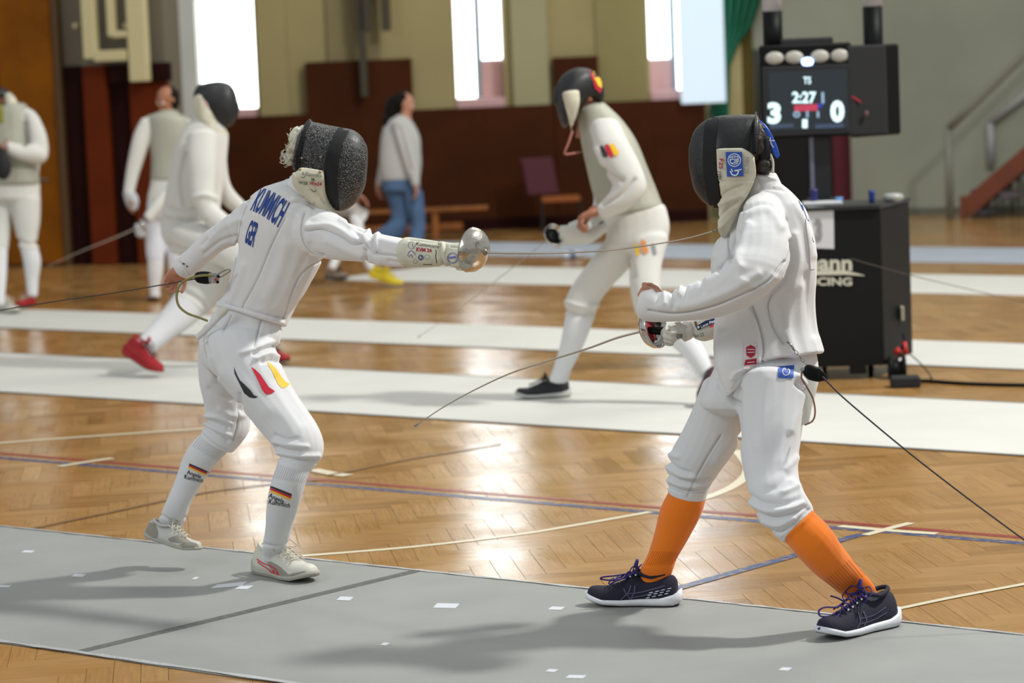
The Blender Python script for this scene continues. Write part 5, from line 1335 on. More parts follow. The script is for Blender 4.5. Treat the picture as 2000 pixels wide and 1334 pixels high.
# --- the fencer in the middle distance, walking forward, looking left
D3 = 14.85
f3, r3 = far_person(G(1200, 790), 'walking fencer in grey metallic vest and black mask with red and yellow patch', D3, [
    ('jacket', WHITEF, [[(1138, 226, 1180, 205, 0, .8), (1133, 246, 1214, 238, 0, .68), (1139, 288, 1243, 280, 0, .66), (1148, 332, 1262, 328, 0, .66), (1160, 380, 1279, 372, .02, .66), (1176, 420, 1292, 404, .02, .7), (1186, 452, 1298, 424, .02, .72)],
                       [(1150, 250, 1212, 246, -.12, .9), (1160, 292, 1230, 285, -.2, .9), (1180, 335, 1254, 330, -.24, .9), (1196, 362, 1264, 372, -.26, .9), (1180, 388, 1228, 410, -.26, .9), (1164, 402, 1182, 428, -.24, .9)],
                       [(1142, 262, 1190, 262, .16, .9), (1150, 330, 1196, 330, .18, .9), (1160, 390, 1196, 400, .12, .9), (1146, 420, 1160, 446, .02, .9), (1112, 436, 1122, 466, -.06, .9)]],
     [([(1240, 350), (1215, 378), (1180, 400)], -.012, 4), ([(1175, 330), (1195, 345), (1215, 352)], -.012, 4), ([(1165, 290), (1180, 320)], .01, 5)], None),
    ('vest', LAME, [[(1128, 224, 1182, 203, 0, .95), (1130, 246, 1217, 236, 0, .72), (1137, 288, 1246, 278, 0, .71), (1146, 332, 1265, 326, 0, .71), (1158, 380, 1282, 370, .02, .71), (1174, 424, 1295, 404, .02, .75)]], NOF, 'grey metallic vest'),
    ('breeches', WHITEF, [[(1184, 430, 1300, 404, .02, .72), (1184, 462, 1308, 440, .02, .74), (1182, 486, 1304, 472, .02, .7)],
                          [(1184, 468, 1262, 480, .06, .9), (1150, 512, 1228, 524, .1, .9), (1124, 548, 1200, 556, .12, .9), (1106, 584, 1172, 590, .12, .95), (1103, 616, 1160, 626, .12, .95)],
                          [(1228, 480, 1306, 468, -.04, .85), (1229, 520, 1293, 512, -.08, .85), (1232, 570, 1290, 562, -.12, .9), (1240, 610, 1300, 600, -.12, .95), (1256, 636, 1312, 622, -.12, .95)]],
     [([(1106, 606), (1135, 616), (1158, 612)], -.012, 4), ([(1108, 590), (1135, 598), (1165, 596)], .01, 4), ([(1230, 500), (1238, 540)], -.01, 5)], None),
    ('sock', SOCKW, [[(1104, 618, 1158, 628, .12, 1), (1098, 650, 1148, 655, .12, 1), (1088, 690, 1131, 694, .14, 1), (1078, 722, 1116, 724, .15, 1), (1071, 742, 1110, 744, .16, 1)],
                     [(1260, 628, 1314, 618, -.12, 1), (1292, 660, 1342, 640, -.16, 1), (1328, 690, 1366, 664, -.2, 1), (1354, 718, 1384, 696, -.24, 1), (1368, 738, 1392, 722, -.26, 1)]], NOF, None)],
    head=(S(1143, 192, 14.85), np.array([-.75, -.1, -.45]), (0, 0, 1), .88),
    hands=[((S(1168, 410, D3 - .24), S(1120, 432, D3 - .24) - S(1168, 410, D3 - .24), -Uv), dict(L=.215, curl=(.9, 1.1, .8), thumb=-1))])
BLKSH = (mat('black_shoe', '#17181b', .6), mat('white_sole', '#b9b9b4', .6), mat('black_sole', '#1b1b1d', .7))
def gz(x, y, z=.0065):
    g = G(x, y); g[2] = z; return g
shoe(gz(1112, 776), gz(1008, 781), Z3, BLKSH, f3, runner=True, lace_m=BLACK, label='black shoe with a white heel sole, front foot')
shoe(S(1387, 722, 14.6), S(1358, 792, 14.45), np.array([1, -.2, .3]), (mat('dark_red_shoe', '#3a0d18', .6), BLKSH[2], BLKSH[2]), f3, lace_m=BLACK, label='dark red shoe, heel lifted')
V, F = loft([(1174, 158, 1172, 200, 14.83, .9), (1158, 138, 1150, 196, 14.83, .95), (1138, 132, 1116, 236, 14.83, .8), (1120, 134, 1101, 250, 14.83, .75), (1100, 146, 1091, 228, 14.83, .72), (1089, 165, 1087, 208, 14.83, .66)], n=20, k=4, sq=2.3)
o = link(mesh('mask', V, F), 'mask', MESHD, f3, True); mb3 = BVHTree.FromPolygons([tuple(float(c) for c in v) for v in V], F); tag(o, 'black mask with red and yellow patch at the back')
decal('red_patch', *poly2d([(1150, 138), (1158, 136), (1170, 150), (1175, 172), (1172, 182), (1162, 172), (1156, 152)]), mb3, REDP, o, off=.004, step=8)
decal('yellow_patch', *poly2d([(1158, 140), (1166, 144), (1174, 162), (1175, 172), (1168, 168), (1160, 152)]), mb3, YELP, o, off=.008, step=8)
o, _ = organic('bib', [loft([(1097, 182, 1132, 177, 14.67, .5), (1101, 200, 1133, 198, 14.67, .5), (1108, 225, 1128, 222, 14.69, .7), (1112, 245, 1120, 242, 14.70, .8), (1113, 256, 1117, 255, 14.72, .8)], cap=(.3, .5))], BIB, f3, voxel=.009, it=2)
MB().tube(smoothline([S(1118, 256, 14.7), S(1110, 280, 14.68), S(1103, 300, 14.68), (S(1118, 300, 14.7)), S(1134, 297, 14.74)], 5), .006, 6).build('mask_cord', mat('pink_cord', '#a5675a', .7), f3, True)
jb3 = r3['jacket'][1]
for nm, m_, q in (('black_stripe', BLKP, [(1171, 286), (1177, 284), (1187, 302), (1184, 308), (1177, 306)]), ('red_stripe', REDP, [(1180, 284), (1187, 281), (1198, 298), (1196, 310), (1188, 304)]), ('yellow_stripe', YELP, [(1190, 282), (1198, 280), (1208, 296), (1208, 304), (1199, 303)])):
    decal(nm, *poly2d(q), jb3, m_, r3['jacket'][0], off=.004, step=8)
for nm, m_, q in (('yellow_stripe', YELP, [(1238, 478), (1246, 476), (1250, 498), (1243, 500)]), ('orange_stripe', mat('orange_print', '#d98a4a', .6), [(1252, 468), (1260, 470), (1267, 492), (1260, 497), (1253, 490)]), ('grey_stripe', INKG, [(1272, 476), (1279, 478), (1283, 496), (1277, 498)])):
    decal(nm, *poly2d(q), r3['breeches'][1], m_, r3['breeches'][0], off=.004, step=8)
gl3, _ = organic('glove', [loft([(1178, 434, 1186, 452, D3 - .1, .8), (1150, 446, 1156, 474, D3 - .12, .8), (1120, 440, 1124, 478, D3 - .12, .8), (1096, 440, 1100, 476, D3 - .12, .9)])] +
                    hand_lofts(S(1108, 456, D3 - .12), -Rv + .2 * -Uv, Fv, L=.17, curl=(.8, 1.1, .8)), mat('white_far_glove', '#c8c8c0', .8), f3, voxel=.009, it=2)
gc3 = S(1078, 462, D3 - .14); gd3 = unit(S(1040, 495, D3 + .1) - gc3)
weapon('sword', 'sword lowered by the walking fencer in the grey vest, its steel guard lined black inside', [gc3, S(1030, 500, 15.0), S(960, 555, 15.15), S(890, 608, 15.3), S(818, 658, 15.45)], gc3, gd3, .058, .035, S(1112, 452, D3 - .12), GUARD2, BLACK, blade_r=.003)

# --- the fencer lunging away on the left, red shoe in the air
D4 = 17.4
f4, r4 = far_person(G(390, 735), 'fencer in plain white with black mask lunging away, trailing foot in a red shoe', D4, [
    ('jacket', WHITEF, [[(386, 222, 440, 250, 0, .8), (362, 248, 447, 264, 0, .72), (345, 278, 445, 295, 0, .7), (333, 320, 441, 340, 0, .7), (325, 370, 436, 375, 0, .7), (316, 412, 430, 418, 0, .72), (312, 442, 420, 452, .02, .74)],
                       [(364, 270, 424, 262, -.16, .9), (362, 310, 422, 318, -.2, .9), (366, 350, 420, 358, -.22, .9), (372, 388, 420, 382, -.24, .9), (395, 432, 420, 396, -.24, .9), (425, 456, 445, 420, -.26, .9), (455, 475, 470, 440, -.28, .9)],
                       [(415, 310, 442, 290, .15, .9), (425, 372, 444, 338, .18, .9), (440, 402, 454, 368, .2, .9), (468, 420, 478, 394, .22, .9)]],
     [([(362, 300), (352, 350), (360, 400)], -.015, 4), ([(330, 405), (355, 412), (380, 408)], -.01, 4), ([(378, 385), (400, 380), (420, 388)], .01, 5), ([(320, 425), (360, 432), (400, 432)], -.01, 3)], None),
    ('breeches', WHITEF, [[(314, 432, 425, 450, .02, .74), (314, 460, 440, 480, .02, .78), (330, 490, 455, 500, .02, .75)],
                          [(330, 470, 400, 440, -.1, .95), (370, 500, 440, 450, -.15, .95), (430, 520, 480, 465, -.2, .95), (470, 545, 520, 500, -.22, .95)],
                          [(360, 480, 450, 500, .05, .9), (364, 520, 452, 540, .0, .9), (352, 550, 432, 585, -.05, .95), (336, 580, 404, 615, -.08, .95)]],
     [([(330, 480), (370, 490), (410, 480)], -.012, 5), ([(345, 560), (380, 580), (405, 600)], -.012, 5)], None),
    ('sock', SOCKW, [[(340, 576, 402, 612, -.08, 1), (318, 605, 370, 640, -.12, 1), (292, 636, 334, 662, -.18, 1), (270, 662, 306, 684, -.24, 1), (262, 674, 296, 694, -.26, 1)],
                     [(470, 540, 520, 505, -.22, 1), (490, 600, 530, 600, -.15, 1), (505, 680, 535, 680, -.1, 1)]], NOF, None)],
    head=(S(418, 208, D4), np.array([.85, .1, -.35]), (0, 0, 1), 1.0))
V, F = loft([(396, 164, 382, 196, D4, 1.6), (414, 160, 400, 214, D4, 1.2), (432, 159, 415, 232, D4, .85), (450, 165, 434, 248, D4, .72), (460, 180, 452, 245, D4, .68), (465, 200, 461, 230, D4, .62)], n=20, k=4, sq=2.3)
o = link(mesh('mask', V, F), 'mask', MESHD, f4, True)
o, bb_ = organic('bib', [loft([(378, 190, 412, 188, D4 - .02, 1.5), (380, 210, 420, 215, D4 - .02, 1.3), (384, 235, 440, 250, D4, 1), (384, 250, 447, 262, D4, .9)])], BIB, f4, voxel=.01, it=3)
decal('pink_mark', *poly2d([(400, 196), (411, 196), (412, 208), (402, 207)]), bb_, mat('faded_pink_print', '#c9a0a0', .8), o, off=.004)
REDSH = mat('red_shoe', '#9c0c14', .6, bump=.3, bscale=200)
shoe(S(243, 690, 17.1), S(312, 733, 16.95), np.array([.45, -.2, .6]), (REDSH, mat('red_sole', '#8e0f14', .6), BLKSH[2]), f4, lace_m=BLACK, high=1.25, runner=True, label='red high shoe, foot off the floor')
shoe(gz(505, 705), gz(560, 712), Z3, (REDSH, REDSH, BLKSH[2]), f4, lace_m=BLACK, label='red shoe of the leading foot')

# --- man standing behind, sleeves white, grey vest
D5 = 22.7
f5, r5 = far_person(G(310, 587), 'bare-headed man in white fencing kit and grey vest before the dark boards', D5, [
    ('jacket', WHITEF, [[(310, 222, 350, 224, 0, .8), (284, 230, 372, 236, 0, .6), (292, 265, 372, 270, 0, .62), (296, 310, 366, 312, 0, .62), (294, 350, 360, 352, 0, .64), (288, 385, 358, 390, 0, .66), (288, 402, 358, 405, 0, .66)],
                       [(276, 232, 306, 246, -.02, .9), (262, 262, 293, 275, -.03, .9), (250, 310, 278, 322, -.04, .9), (244, 350, 268, 356, -.05, .9), (241, 378, 262, 382, -.06, .9)],
                       [(352, 234, 378, 240, .05, .9), (358, 280, 384, 284, .05, .9), (352, 330, 376, 340, -.05, .9), (310, 380, 325, 400, -.15, .9), (280, 420, 296, 436, -.2, .9)]], NOF, None),
    ('vest', LAME, [[(308, 220, 350, 222, 0, .95), (285, 231, 372, 237, 0, .68), (290, 265, 374, 270, 0, .68), (295, 310, 368, 312, 0, .68), (293, 350, 362, 352, 0, .7)]], NOF, 'grey metallic vest'),
    ('breeches', mat('bluish_white_breeches', '#d6d9e2', .85), [[(287, 395, 356, 398, 0, .68), (286, 425, 352, 430, 0, .68)], [(286, 420, 322, 430, 0, .95), (284, 470, 322, 475, 0, .95), (286, 505, 320, 510, 0, 1)], [(318, 420, 354, 430, .06, .95), (322, 470, 354, 475, .06, .95), (326, 505, 352, 510, .08, 1)]], NOF, None),
    ('sock', SOCKW, [[(287, 505, 320, 510, 0, 1), (289, 535, 318, 538, 0, 1), (292, 562, 313, 564, 0, 1), (292, 578, 314, 580, 0, 1)], [(326, 505, 352, 510, .08, 1), (330, 540, 350, 542, .1, 1), (332, 565, 348, 568, .12, 1)]], NOF, None)],
    head=(S(326, 197, D5), np.array([-.62, -.7, -.28]), (0, 0, 1), 1.02),
    hands=[((S(255, 382, D5 - .06), S(252, 410, D5 - .06) - S(255, 382, D5 - .06), Rv), dict(L=.17, curl=(.3, .5, .4)))])
GW = mat('grey_white_glove', '#b8babd', .8)
organic('glove', [loft([(240, 376, 268, 380, D5 - .06, .9), (243, 392, 272, 394, D5 - .06, .8), (250, 408, 268, 410, D5 - .06, .6)])], GW, f5, voxel=.01, it=2)
organic('glove', [loft([(262, 440, 290, 446, D5 - .22, .9), (264, 458, 284, 462, D5 - .22, .9)])], GW, f5, voxel=.01, it=2)
organic('hair', [ell(S(331, 187, D5 + .035), Rv * .084, Fv * .105, Uv * .078), ell(S(341, 198, D5 + .03), Rv * .04, Fv * .09, Uv * .07)], HAIRK, f5, voxel=.009, it=2, wr=.008, wscale=30)
shoe(gz(303, 582), gz(298, 588), Z3, BLKSH, f5, lace_m=LACEW)
shoe(gz(336, 576), gz(356, 578), Z3, BLKSH, f5, lace_m=LACEW)
gc5 = S(274, 442, D5 - .25)
weapon('sword', 'grey sword held low behind, running down left across the dark boards', [gc5, S(230, 462, D5 - .3), S(180, 482, D5 - .35), S(135, 501, D5 - .38), S(95, 520, D5 - .4)], gc5, unit(S(230, 462, D5 - .3) - gc5), .055, .035, S(284, 452, D5 - .22), GUARD2, BLACK, blade_r=.006)

# --- man at the left edge, looking down at something in his hands
D6 = 22.25
f6, r6 = far_person(G(25, 606), 'fencer in grey vest at the left edge, head bowed over his hands, one shoe red', D6, [
    ('jacket', WHITEF, [[(-15, 222, 50, 208, 0, .8), (-34, 238, 74, 226, 0, .6), (-38, 280, 80, 285, 0, .62), (-36, 320, 78, 322, 0, .62), (-32, 350, 76, 352, 0, .64)],
                       [(46, 222, 76, 228, -.08, .9), (54, 258, 91, 262, -.12, .9), (58, 290, 95, 300, -.14, .9), (50, 285, 82, 318, -.18, .9), (30, 280, 40, 312, -.24, .9), (12, 276, 16, 302, -.28, .9)],
                       [(-44, 240, -16, 232, -.05, .9), (-52, 280, -24, 280, -.1, .9), (-42, 310, -28, 288, -.2, .9), (-14, 300, -10, 282, -.26, .9)]], [([(50, 240), (54, 270), (45, 285)], -.015, 4)], None),
    ('vest', LAME, [[(-18, 222, 54, 208, -.02, .86), (-30, 240, 60, 232, -.02, .74), (-32, 290, 70, 290, -.02, .72), (-32, 330, 76, 332, -.02, .72), (-34, 356, 78, 358, -.02, .72)]], NOF, 'grey metallic vest'),
    ('breeches', WHITEF, [[(-32, 352, 78, 355, 0, .66), (-34, 385, 79, 390, 0, .66)], [(18, 385, 79, 388, -.02, .9), (26, 430, 78, 432, -.02, .9), (33, 462, 73, 465, -.02, .95), (38, 484, 76, 486, -.02, 1)], [(-36, 388, 26, 388, .04, .9), (-28, 440, 20, 442, .0, .9), (-18, 484, 16, 486, -.05, 1)]],
     [([(36, 470), (55, 478), (74, 474)], -.012, 4)], None),
    ('sock', SOCKW, [[(40, 484, 75, 486, -.02, 1), (46, 512, 81, 512, -.01, 1), (50, 545, 76, 547, 0, 1), (53, 576, 74, 578, 0, 1)], [(-17, 484, 15, 486, -.05, 1), (-14, 530, 14, 532, -.1, 1), (-10, 570, 10, 572, -.15, 1), (-8, 595, 10, 597, -.18, 1)]], NOF, None)],
    head=(S(4, 200, D6), np.array([-.55, -.5, -.65]), (0, 0, 1), 1.0),
    hands=[((S(14, 288, D6 - .28), -Rv * .9 - Uv * .2, -Uv), dict(L=.17, curl=(.6, .8, .6))), ((S(-12, 290, D6 - .27), Rv * .9 + Uv * .1, Uv), dict(L=.17, curl=(.6, .8, .6)))])
organic('mask', [ell(S(-2, 185, D6), Rv * .10, Fv * .12, Uv * .06), ell(S(-16, 205, D6 - .04), Rv * .08, Fv * .12, Uv * .09)], MESHD, f6, voxel=.01, it=3)
organic('bib', [loft([(8, 186, 22, 182, D6 - .08, .8), (10, 205, 34, 198, D6 - .08, .8), (14, 224, 38, 222, D6 - .06, .8), (18, 236, 36, 238, D6 - .04, .7)])], BIB, f6, voxel=.01, it=2)
shoe(gz(66, 596), gz(32, 602), Z3, (REDSH, REDSH, BLKSH[2]), f6, lace_m=LACEW, label='red shoe')
shoe(gz(2, 610), gz(34, 614), Z3, (SH1, SH1O, SH1O), f6, lace_m=LACEW, label='cream shoe')
tag(organic('hanging_mask', [ell(S(5, 325, D6 - .32), Rv * .07, Fv * .06, Uv * .11), ell(S(2, 300, D6 - .32), Rv * .04, Fv * .05, Uv * .06)], BLACKM, None, voxel=.01, it=2, wr=.01, wscale=9)[0], 'dark mask hanging from the hand of the fencer at the left edge', 'mask')
tag(organic('drink_bottle', [loft([(-6, 206, 4, 206, D6 - .35, 1), (-7, 214, 7, 214, D6 - .35, 1), (-7, 240, 7, 240, D6 - .35, 1)], cap=(.5, .2))], mat('yellow_green_plastic', '#77780c', .5), None, voxel=.006, it=1)[0], 'yellow-green form in place of a mask colour patch, fencer at the left edge', 'bottle')  # bottle form stands in for a coloured part of the mask

# --- woman walking past the back wall
D7 = 27.3
f7, r7 = far_person(G(790, 490), 'woman with long dark hair in a pale grey sweater and blue jeans, walking right', D7, [
    ('sweater', mat('pale_grey_knit', '#b9b9b6', .9), [[(768, 228, 798, 232, 0, .9), (752, 242, 808, 242, 0, .8), (744, 268, 820, 268, 0, .74), (742, 296, 822, 294, 0, .74), (741, 325, 824, 318, 0, .74), (744, 352, 820, 350, 0, .74)],
                       [(764, 240, 792, 240, -.14, .9), (776, 280, 806, 278, -.17, .9), (788, 318, 816, 315, -.18, .9), (801, 352, 820, 350, -.2, .9), (804, 362, 820, 362, -.2, .9)],
                       [(752, 250, 776, 252, .14, .9), (744, 300, 766, 300, .16, .9), (736, 345, 752, 347, .14, .9), (732, 362, 746, 364, .12, .9)]], [([(780, 250), (790, 290), (800, 330)], -.015, 5)], None),
    ('jeans', mat('blue_denim', '#4b6689', .9, bump=.3, bscale=300, var=.12, vscale=12), [[(746, 346, 818, 346, 0, .74), (746, 372, 822, 374, 0, .74)],
                      [(786, 372, 826, 376, -.05, .95), (794, 410, 830, 412, -.06, .95), (800, 440, 830, 440, -.06, .95), (800, 470, 826, 470, -.08, .95), (801, 488, 822, 488, -.1, .95)],
                      [(748, 372, 806, 378, .06, .95), (762, 405, 805, 408, .06, .95), (762, 430, 802, 436, .06, .95), (742, 446, 780, 466, .06, .95), (722, 462, 748, 482, .08, .95)]], [([(806, 380), (800, 410), (804, 440)], -.015, 4)], None)],
    head=(S(791, 204, D7), np.array([.95, -.15, -.22]), (0, 0, 1), 1.0),
    hands=[((S(812, 362, D7 - .2), -Uv + Rv * .15, Rv * -1), dict(L=.17, curl=(.5, .6, .4))), ((S(738, 364, D7 + .12), -Uv, Rv), dict(L=.16, curl=(.5, .6, .4)))], bodyskin=SKIN)
organic('hair', [ell(S(778, 200, D7), Rv * .085, Fv * .09, Uv * .10), ell(S(764, 215, D7), Rv * .07, Fv * .08, Uv * .12), ell(S(757, 240, D7), Rv * .055, Fv * .07, Uv * .12), ell(S(752, 262, D7), Rv * .03, Fv * .05, Uv * .06), ell(S(787, 190, D7), Rv * .08, Fv * .085, Uv * .05)], HAIRK, f7, voxel=.01, it=2, wr=.02, wscale=20)
shoe(gz(804, 494), gz(836, 495), Z3, (SH1, SH1O, SH1O), f7, lace_m=LACEW)
shoe(S(722, 470, D7), S(736, 492, D7), np.array([.5, 0, .6]), (SH1, SH1O, SH1O), f7, lace_m=LACEW)

# --- seated fencer mostly hidden behind the grey mask and arm of the front fencer
D8 = 23.9
f8, r8 = far_person(G(672, 545), 'seated fencer half hidden behind the grey mask, a yellow shoe showing', D8, [
    ('jacket', WHITE, [[(642, 326, 670, 328, 0, .9), (630, 336, 684, 338, 0, .7), (630, 350, 684, 352, 0, .7), (628, 400, 686, 402, 0, .75)], [(634, 336, 652, 342, -.15, .9), (640, 345, 660, 350, -.2, .9), (664, 385, 678, 372, -.3, .9)], [(668, 336, 684, 342, -.05, .9), (676, 345, 694, 350, -.1, .9), (690, 385, 702, 372, -.2, .9)]], NOF, None),
    ('breeches', mat('greyish_breeches', '#a9a7a2', .85), [[(632, 392, 632, 425, -.05, .95), (660, 394, 662, 426, -.2, .95), (688, 398, 700, 424, -.35, .95), (682, 430, 708, 430, -.4, .95)], [(660, 392, 660, 424, -.0, .95), (690, 396, 690, 424, -.1, .95), (700, 408, 718, 424, -.2, .95)]], NOF, None),
    ('sock', SOCKW, [[(682, 425, 706, 425, -.4, 1), (692, 465, 714, 460, -.42, 1), (704, 500, 724, 494, -.44, 1), (718, 530, 734, 524, -.46, 1)], [(698, 420, 718, 424, -.2, 1), (664, 470, 684, 474, -.3, 1), (640, 522, 656, 528, -.4, 1)]], NOF, None)],
    head=(S(654, 296, D8), np.array([.5, -.8, -.2]), (0, 0, 1), 1.0),
    hands=[((S(672, 378, D8 - .3), Rv - Uv * .3, -Uv), dict(L=.17, curl=(.4, .5, .4))), ((S(697, 380, D8 - .2), Rv - Uv * .6, -Uv), dict(L=.17, curl=(.4, .5, .4)))])
organic('hair', [ell(S(654, 288, D8 + .01), Rv * .08, Fv * .095, Uv * .07)], HAIRD, f8, voxel=.01, it=2)
YSH = mat('yellow_shoe', '#c9b314', .6)
shoe(S(722, 540, 23.3), S(785, 560, 23.2), Z3, (YSH, YSH, YSH), f8, lace_m=YSH, label='yellow shoe')
shoe(gz(640, 545), gz(676, 548), Z3, (mat('grey_brown_shoe', '#8b7a68', .6), BLKSH[2], BLKSH[2]), f8, lace_m=BLACK)

# ================================================================== furniture at the back
WOODB = mat('orange_bench_wood', '#8a5014', .45, var=.15, vscale=6)
def wbox(mb, x, y, D, hx, hy, hz, ch=.004, rot=0.0):
    c = S(x, y, D); a = np.array([math.cos(rot), math.sin(rot), 0]); b = np.array([-math.sin(rot), math.cos(rot), 0])
    mb.box(c, a * hx, b * hy, Z3 * hz, ch); return c
bn = empty('bench', G(790, 472), 'low wooden bench behind the walking woman in jeans', 'bench')
gy = G(790, 470); Db = float(proj(gy)[2])
for i in (-1, 1):
    mb = MB(); c = S(778, 412, Db); mb.box(c + np.array([0, i * .075, 0]), np.array([.95 * 1, .0, 0]), np.array([0, .068, 0]), Z3 * .018, .004); mb.build('seat_board', WOODB, bn)
zb = S(778, 412, Db)[2] - .018
for xx in (692, 850):
    c = S(xx, 420, Db); mb = MB(); mb.box((c[0], c[1], zb / 2), (.035, 0, 0), (0, .11, 0), (0, 0, zb / 2), .006); mb.build('leg', WOODB, bn)
c0 = S(770, 412, Db); mb = MB(); mb.box((c0[0], c0[1], zb * .45), (.72, 0, 0), (0, .015, 0), (0, 0, .04), .004); mb.build('stretcher', WOODB, bn)
ch = empty('folding_chair', G(1070, 448), 'dark red backed chair with orange wooden seat standing alone against the brown wall', 'chair')
Dc = float(proj(G(1080, 452))[2]); kx = Dc / FPX
CH1 = mat('dark_red_backrest', '#4c1a26', .7); CH2 = mat('dark_chair_frame', '#1d1310', .5); CH3 = mat('orange_chair_seat', '#8f4c10', .5)
zf = lambda y: S(1070, y, Dc)[2]
sc_ = S(1095, 388, Dc); seat_z = sc_[2]
mb = MB(); mb.box((sc_[0], sc_[1], seat_z), (.21, .0, 0), (0, .2, 0), (0, 0, .03), .012); mb.build('seat', CH3, ch)
bc = S(1048, 345, Dc); mb = MB(); mb.box((bc[0] + .03, bc[1] + .05, bc[2]), (.17, .09, 0), (-.015, .03, 0), (-.03, 0, .20), .012); mb.build('backrest', CH1, ch)
for i, (dx, dy) in enumerate(((-.2, -.18), (.2, -.18), (-.2, .18), (.2, .18))):
    p0 = np.array([sc_[0] + dx, sc_[1] + dy, seat_z]); p1 = np.array([sc_[0] + dx * 1.05, sc_[1] + dy * 1.05, 0.0]); MB().tube([p0, p1], .016, 8).build('leg', CH2, ch)
for dy in (-.18, .18):
    MB().tube([(sc_[0] - .2 + (dy + .18) * .3, sc_[1] + .19, seat_z), (bc[0] - .12 + (dy + .18) * .8, bc[1] + .12, bc[2] + .1)], .016, 8).build('back_post', CH2, ch)
bt = empty('drink_bottle', G(1128, 503), 'small white and blue bottle lying on the floor behind the walking fencer', 'bottle')
q0, q1 = G(1098, 500, .04), G(1162, 494, .04)
MB().lathe(q0, q1 - q0, [(0, .02), (.02, .038), (.16, .04), (.19, .035), (.21, .018), (.24, .018)], 16).build('bottle_body', mat('pale_bottle', '#b9bfca', .4), bt, True)
MB().lathe(q0 + unit(q1 - q0) * .06, q1 - q0, [(0, .0405), (.07, .0415)], 16).build('bottle_label', mat('bluegrey_label', '#5c6d8c', .6), bt, True)

# ---- scoring stand
Ds = float(proj(G(1700, 742))[2])
CABM = mat('black_cabinet_laminate', '#141514', .6, var=.06, vscale=4, spec=.15); CABS = mat('black_cabinet_side', '#1a1916', .6, spec=.15)
cab = empty('scoring_cabinet', G(1640, 745), 'black wheeled cabinet with white lettering and a paper number sheet', 'cabinet')
fz = np.array([1.0, -.06, 0]); fz /= np.linalg.norm(fz); bz = np.array([-fz[1], fz[0], 0])
def SP(x, y):                                    # point on the front face plane of the cabinet
    o_ = S(1700, 600, Ds); r = ray(x, y); t = ((o_ - C0) @ bz) / (r @ bz); return C0 + r * t
fL, fR = SP(1515, 560), SP(1722, 560); zt_ = SP(1640, 403)[2]; zb_ = SP(1640, 716)[2]
sR_ = S(1779, 560, Ds + .55)
W2 = sR_ - fR; W2[2] = 0
fLL = np.array([fL[0], fL[1], 0]); fRR = np.array([fR[0], fR[1], 0])
def prism(name, m, pts, z0, z1, parent):
    n_ = len(pts); V = [(p[0], p[1], z0) for p in pts] + [(p[0], p[1], z1) for p in pts]
    F = [tuple(range(n_))[::-1], tuple(range(n_, 2 * n_))] + [(i, (i + 1) % n_, (i + 1) % n_ + n_, i + n_) for i in range(n_)]
    return link(mesh(name, V, F), name, m, parent)
prism('cabinet_body', CABM, [fLL, fRR, fRR + W2, fLL + W2], zb_, zt_ - .02, cab)
eo = -bz * .012 + np.array([0, 0, 0])
prism('top_board', mat('black_top', '#161616', .4), [fLL - bz * .02 - fz * .02, fRR - bz * .02, fRR + W2 + bz * .02 + fz * .01, fLL + W2 + bz * .02], zt_ - .02, zt_, cab)
prism('side_panel', CABS, [fRR + fz * .001, fRR + fz * .004, fRR + W2 * .86 + fz * .008, fRR + W2 * .86 + fz * .001], zb_ + .01, zt_ - .03, cab)
prism('leg', CABM, [SP(1659, 700), SP(1692, 700), SP(1692, 700) + bz * .04, SP(1659, 700) + bz * .04], .03, zb_, cab)
prism('leg', CABM, [fLL + fz * .02, fLL + fz * .1, fLL + fz * .1 + bz * .04, fLL + fz * .02 + bz * .04], .03, zb_, cab)
prism('base_panel', CABM, [SP(1692, 700) + bz * .2, SP(1722, 700) + bz * .1, fRR + W2 * .95, fRR + W2 * .95 - fz * .1], .08, zb_, cab)
WH = mat('grey_caster', '#6b6b68', .5)
for x_, dd in ((1704, .12), (1768, .45), (1560, .1), (1620, .5)):
    c = SP(min(x_, 1720), 740) + bz * dd + (fz * .12 if x_ > 1720 else 0); c[2] = .045
    o = MB().lathe(c - fz * .015, fz, [(0, .02), (.002, .045), (.028, .045), (.03, .02)], 16).build('caster', BLACK, cab, True)
    MB().lathe(c - fz * .018, fz, [(0, .012), (.036, .012)], 10).build('hub', WH, o, True)
PAPER = mat('white_paper', '#c9c9cb', .8)
offp = -bz * .004
link(mesh('paper_sheet', [SP(1576, 403) + offp, SP(1628, 404) + offp, SP(1629, 486) + offp, SP(1580, 484) + offp], [(3, 2, 1, 0)]), 'paper_sheet', PAPER, cab)
offp = -bz * .007
text_plane('3', [SP(1591, 427) + offp, SP(1605, 427) + offp, SP(1606, 473) + offp, SP(1592, 473) + offp], mat('grey_print', '#8a8a8c', .8), cab, bold=.06)
CWT = mat('cream_cabinet_print', '#c6c4b2', .6)
text_plane('uhlmann', [SP(1508, 496) + offp, SP(1664, 498) + offp, SP(1664, 529) + offp, SP(1508, 528) + offp], CWT, cab, bold=.03)
text_plane('FENCING', [SP(1548, 541) + offp, SP(1664, 542) + offp, SP(1664, 558) + offp, SP(1548, 557) + offp], CWT, cab, bold=.03)
P_ = [SP(1520, 536), SP(1600, 533), SP(1650, 532), SP(1688, 538)]
V = []; 
for i, (p, hh) in enumerate(zip(P_, (.002, .012, .012, .002))): V += [p + offp + Z3 * hh, p + offp - Z3 * hh]
link(mesh('swoosh', V, [(2 * i, 2 * i + 1, 2 * i + 3, 2 * i + 2) for i in range(3)]), 'swoosh', CWT, cab)
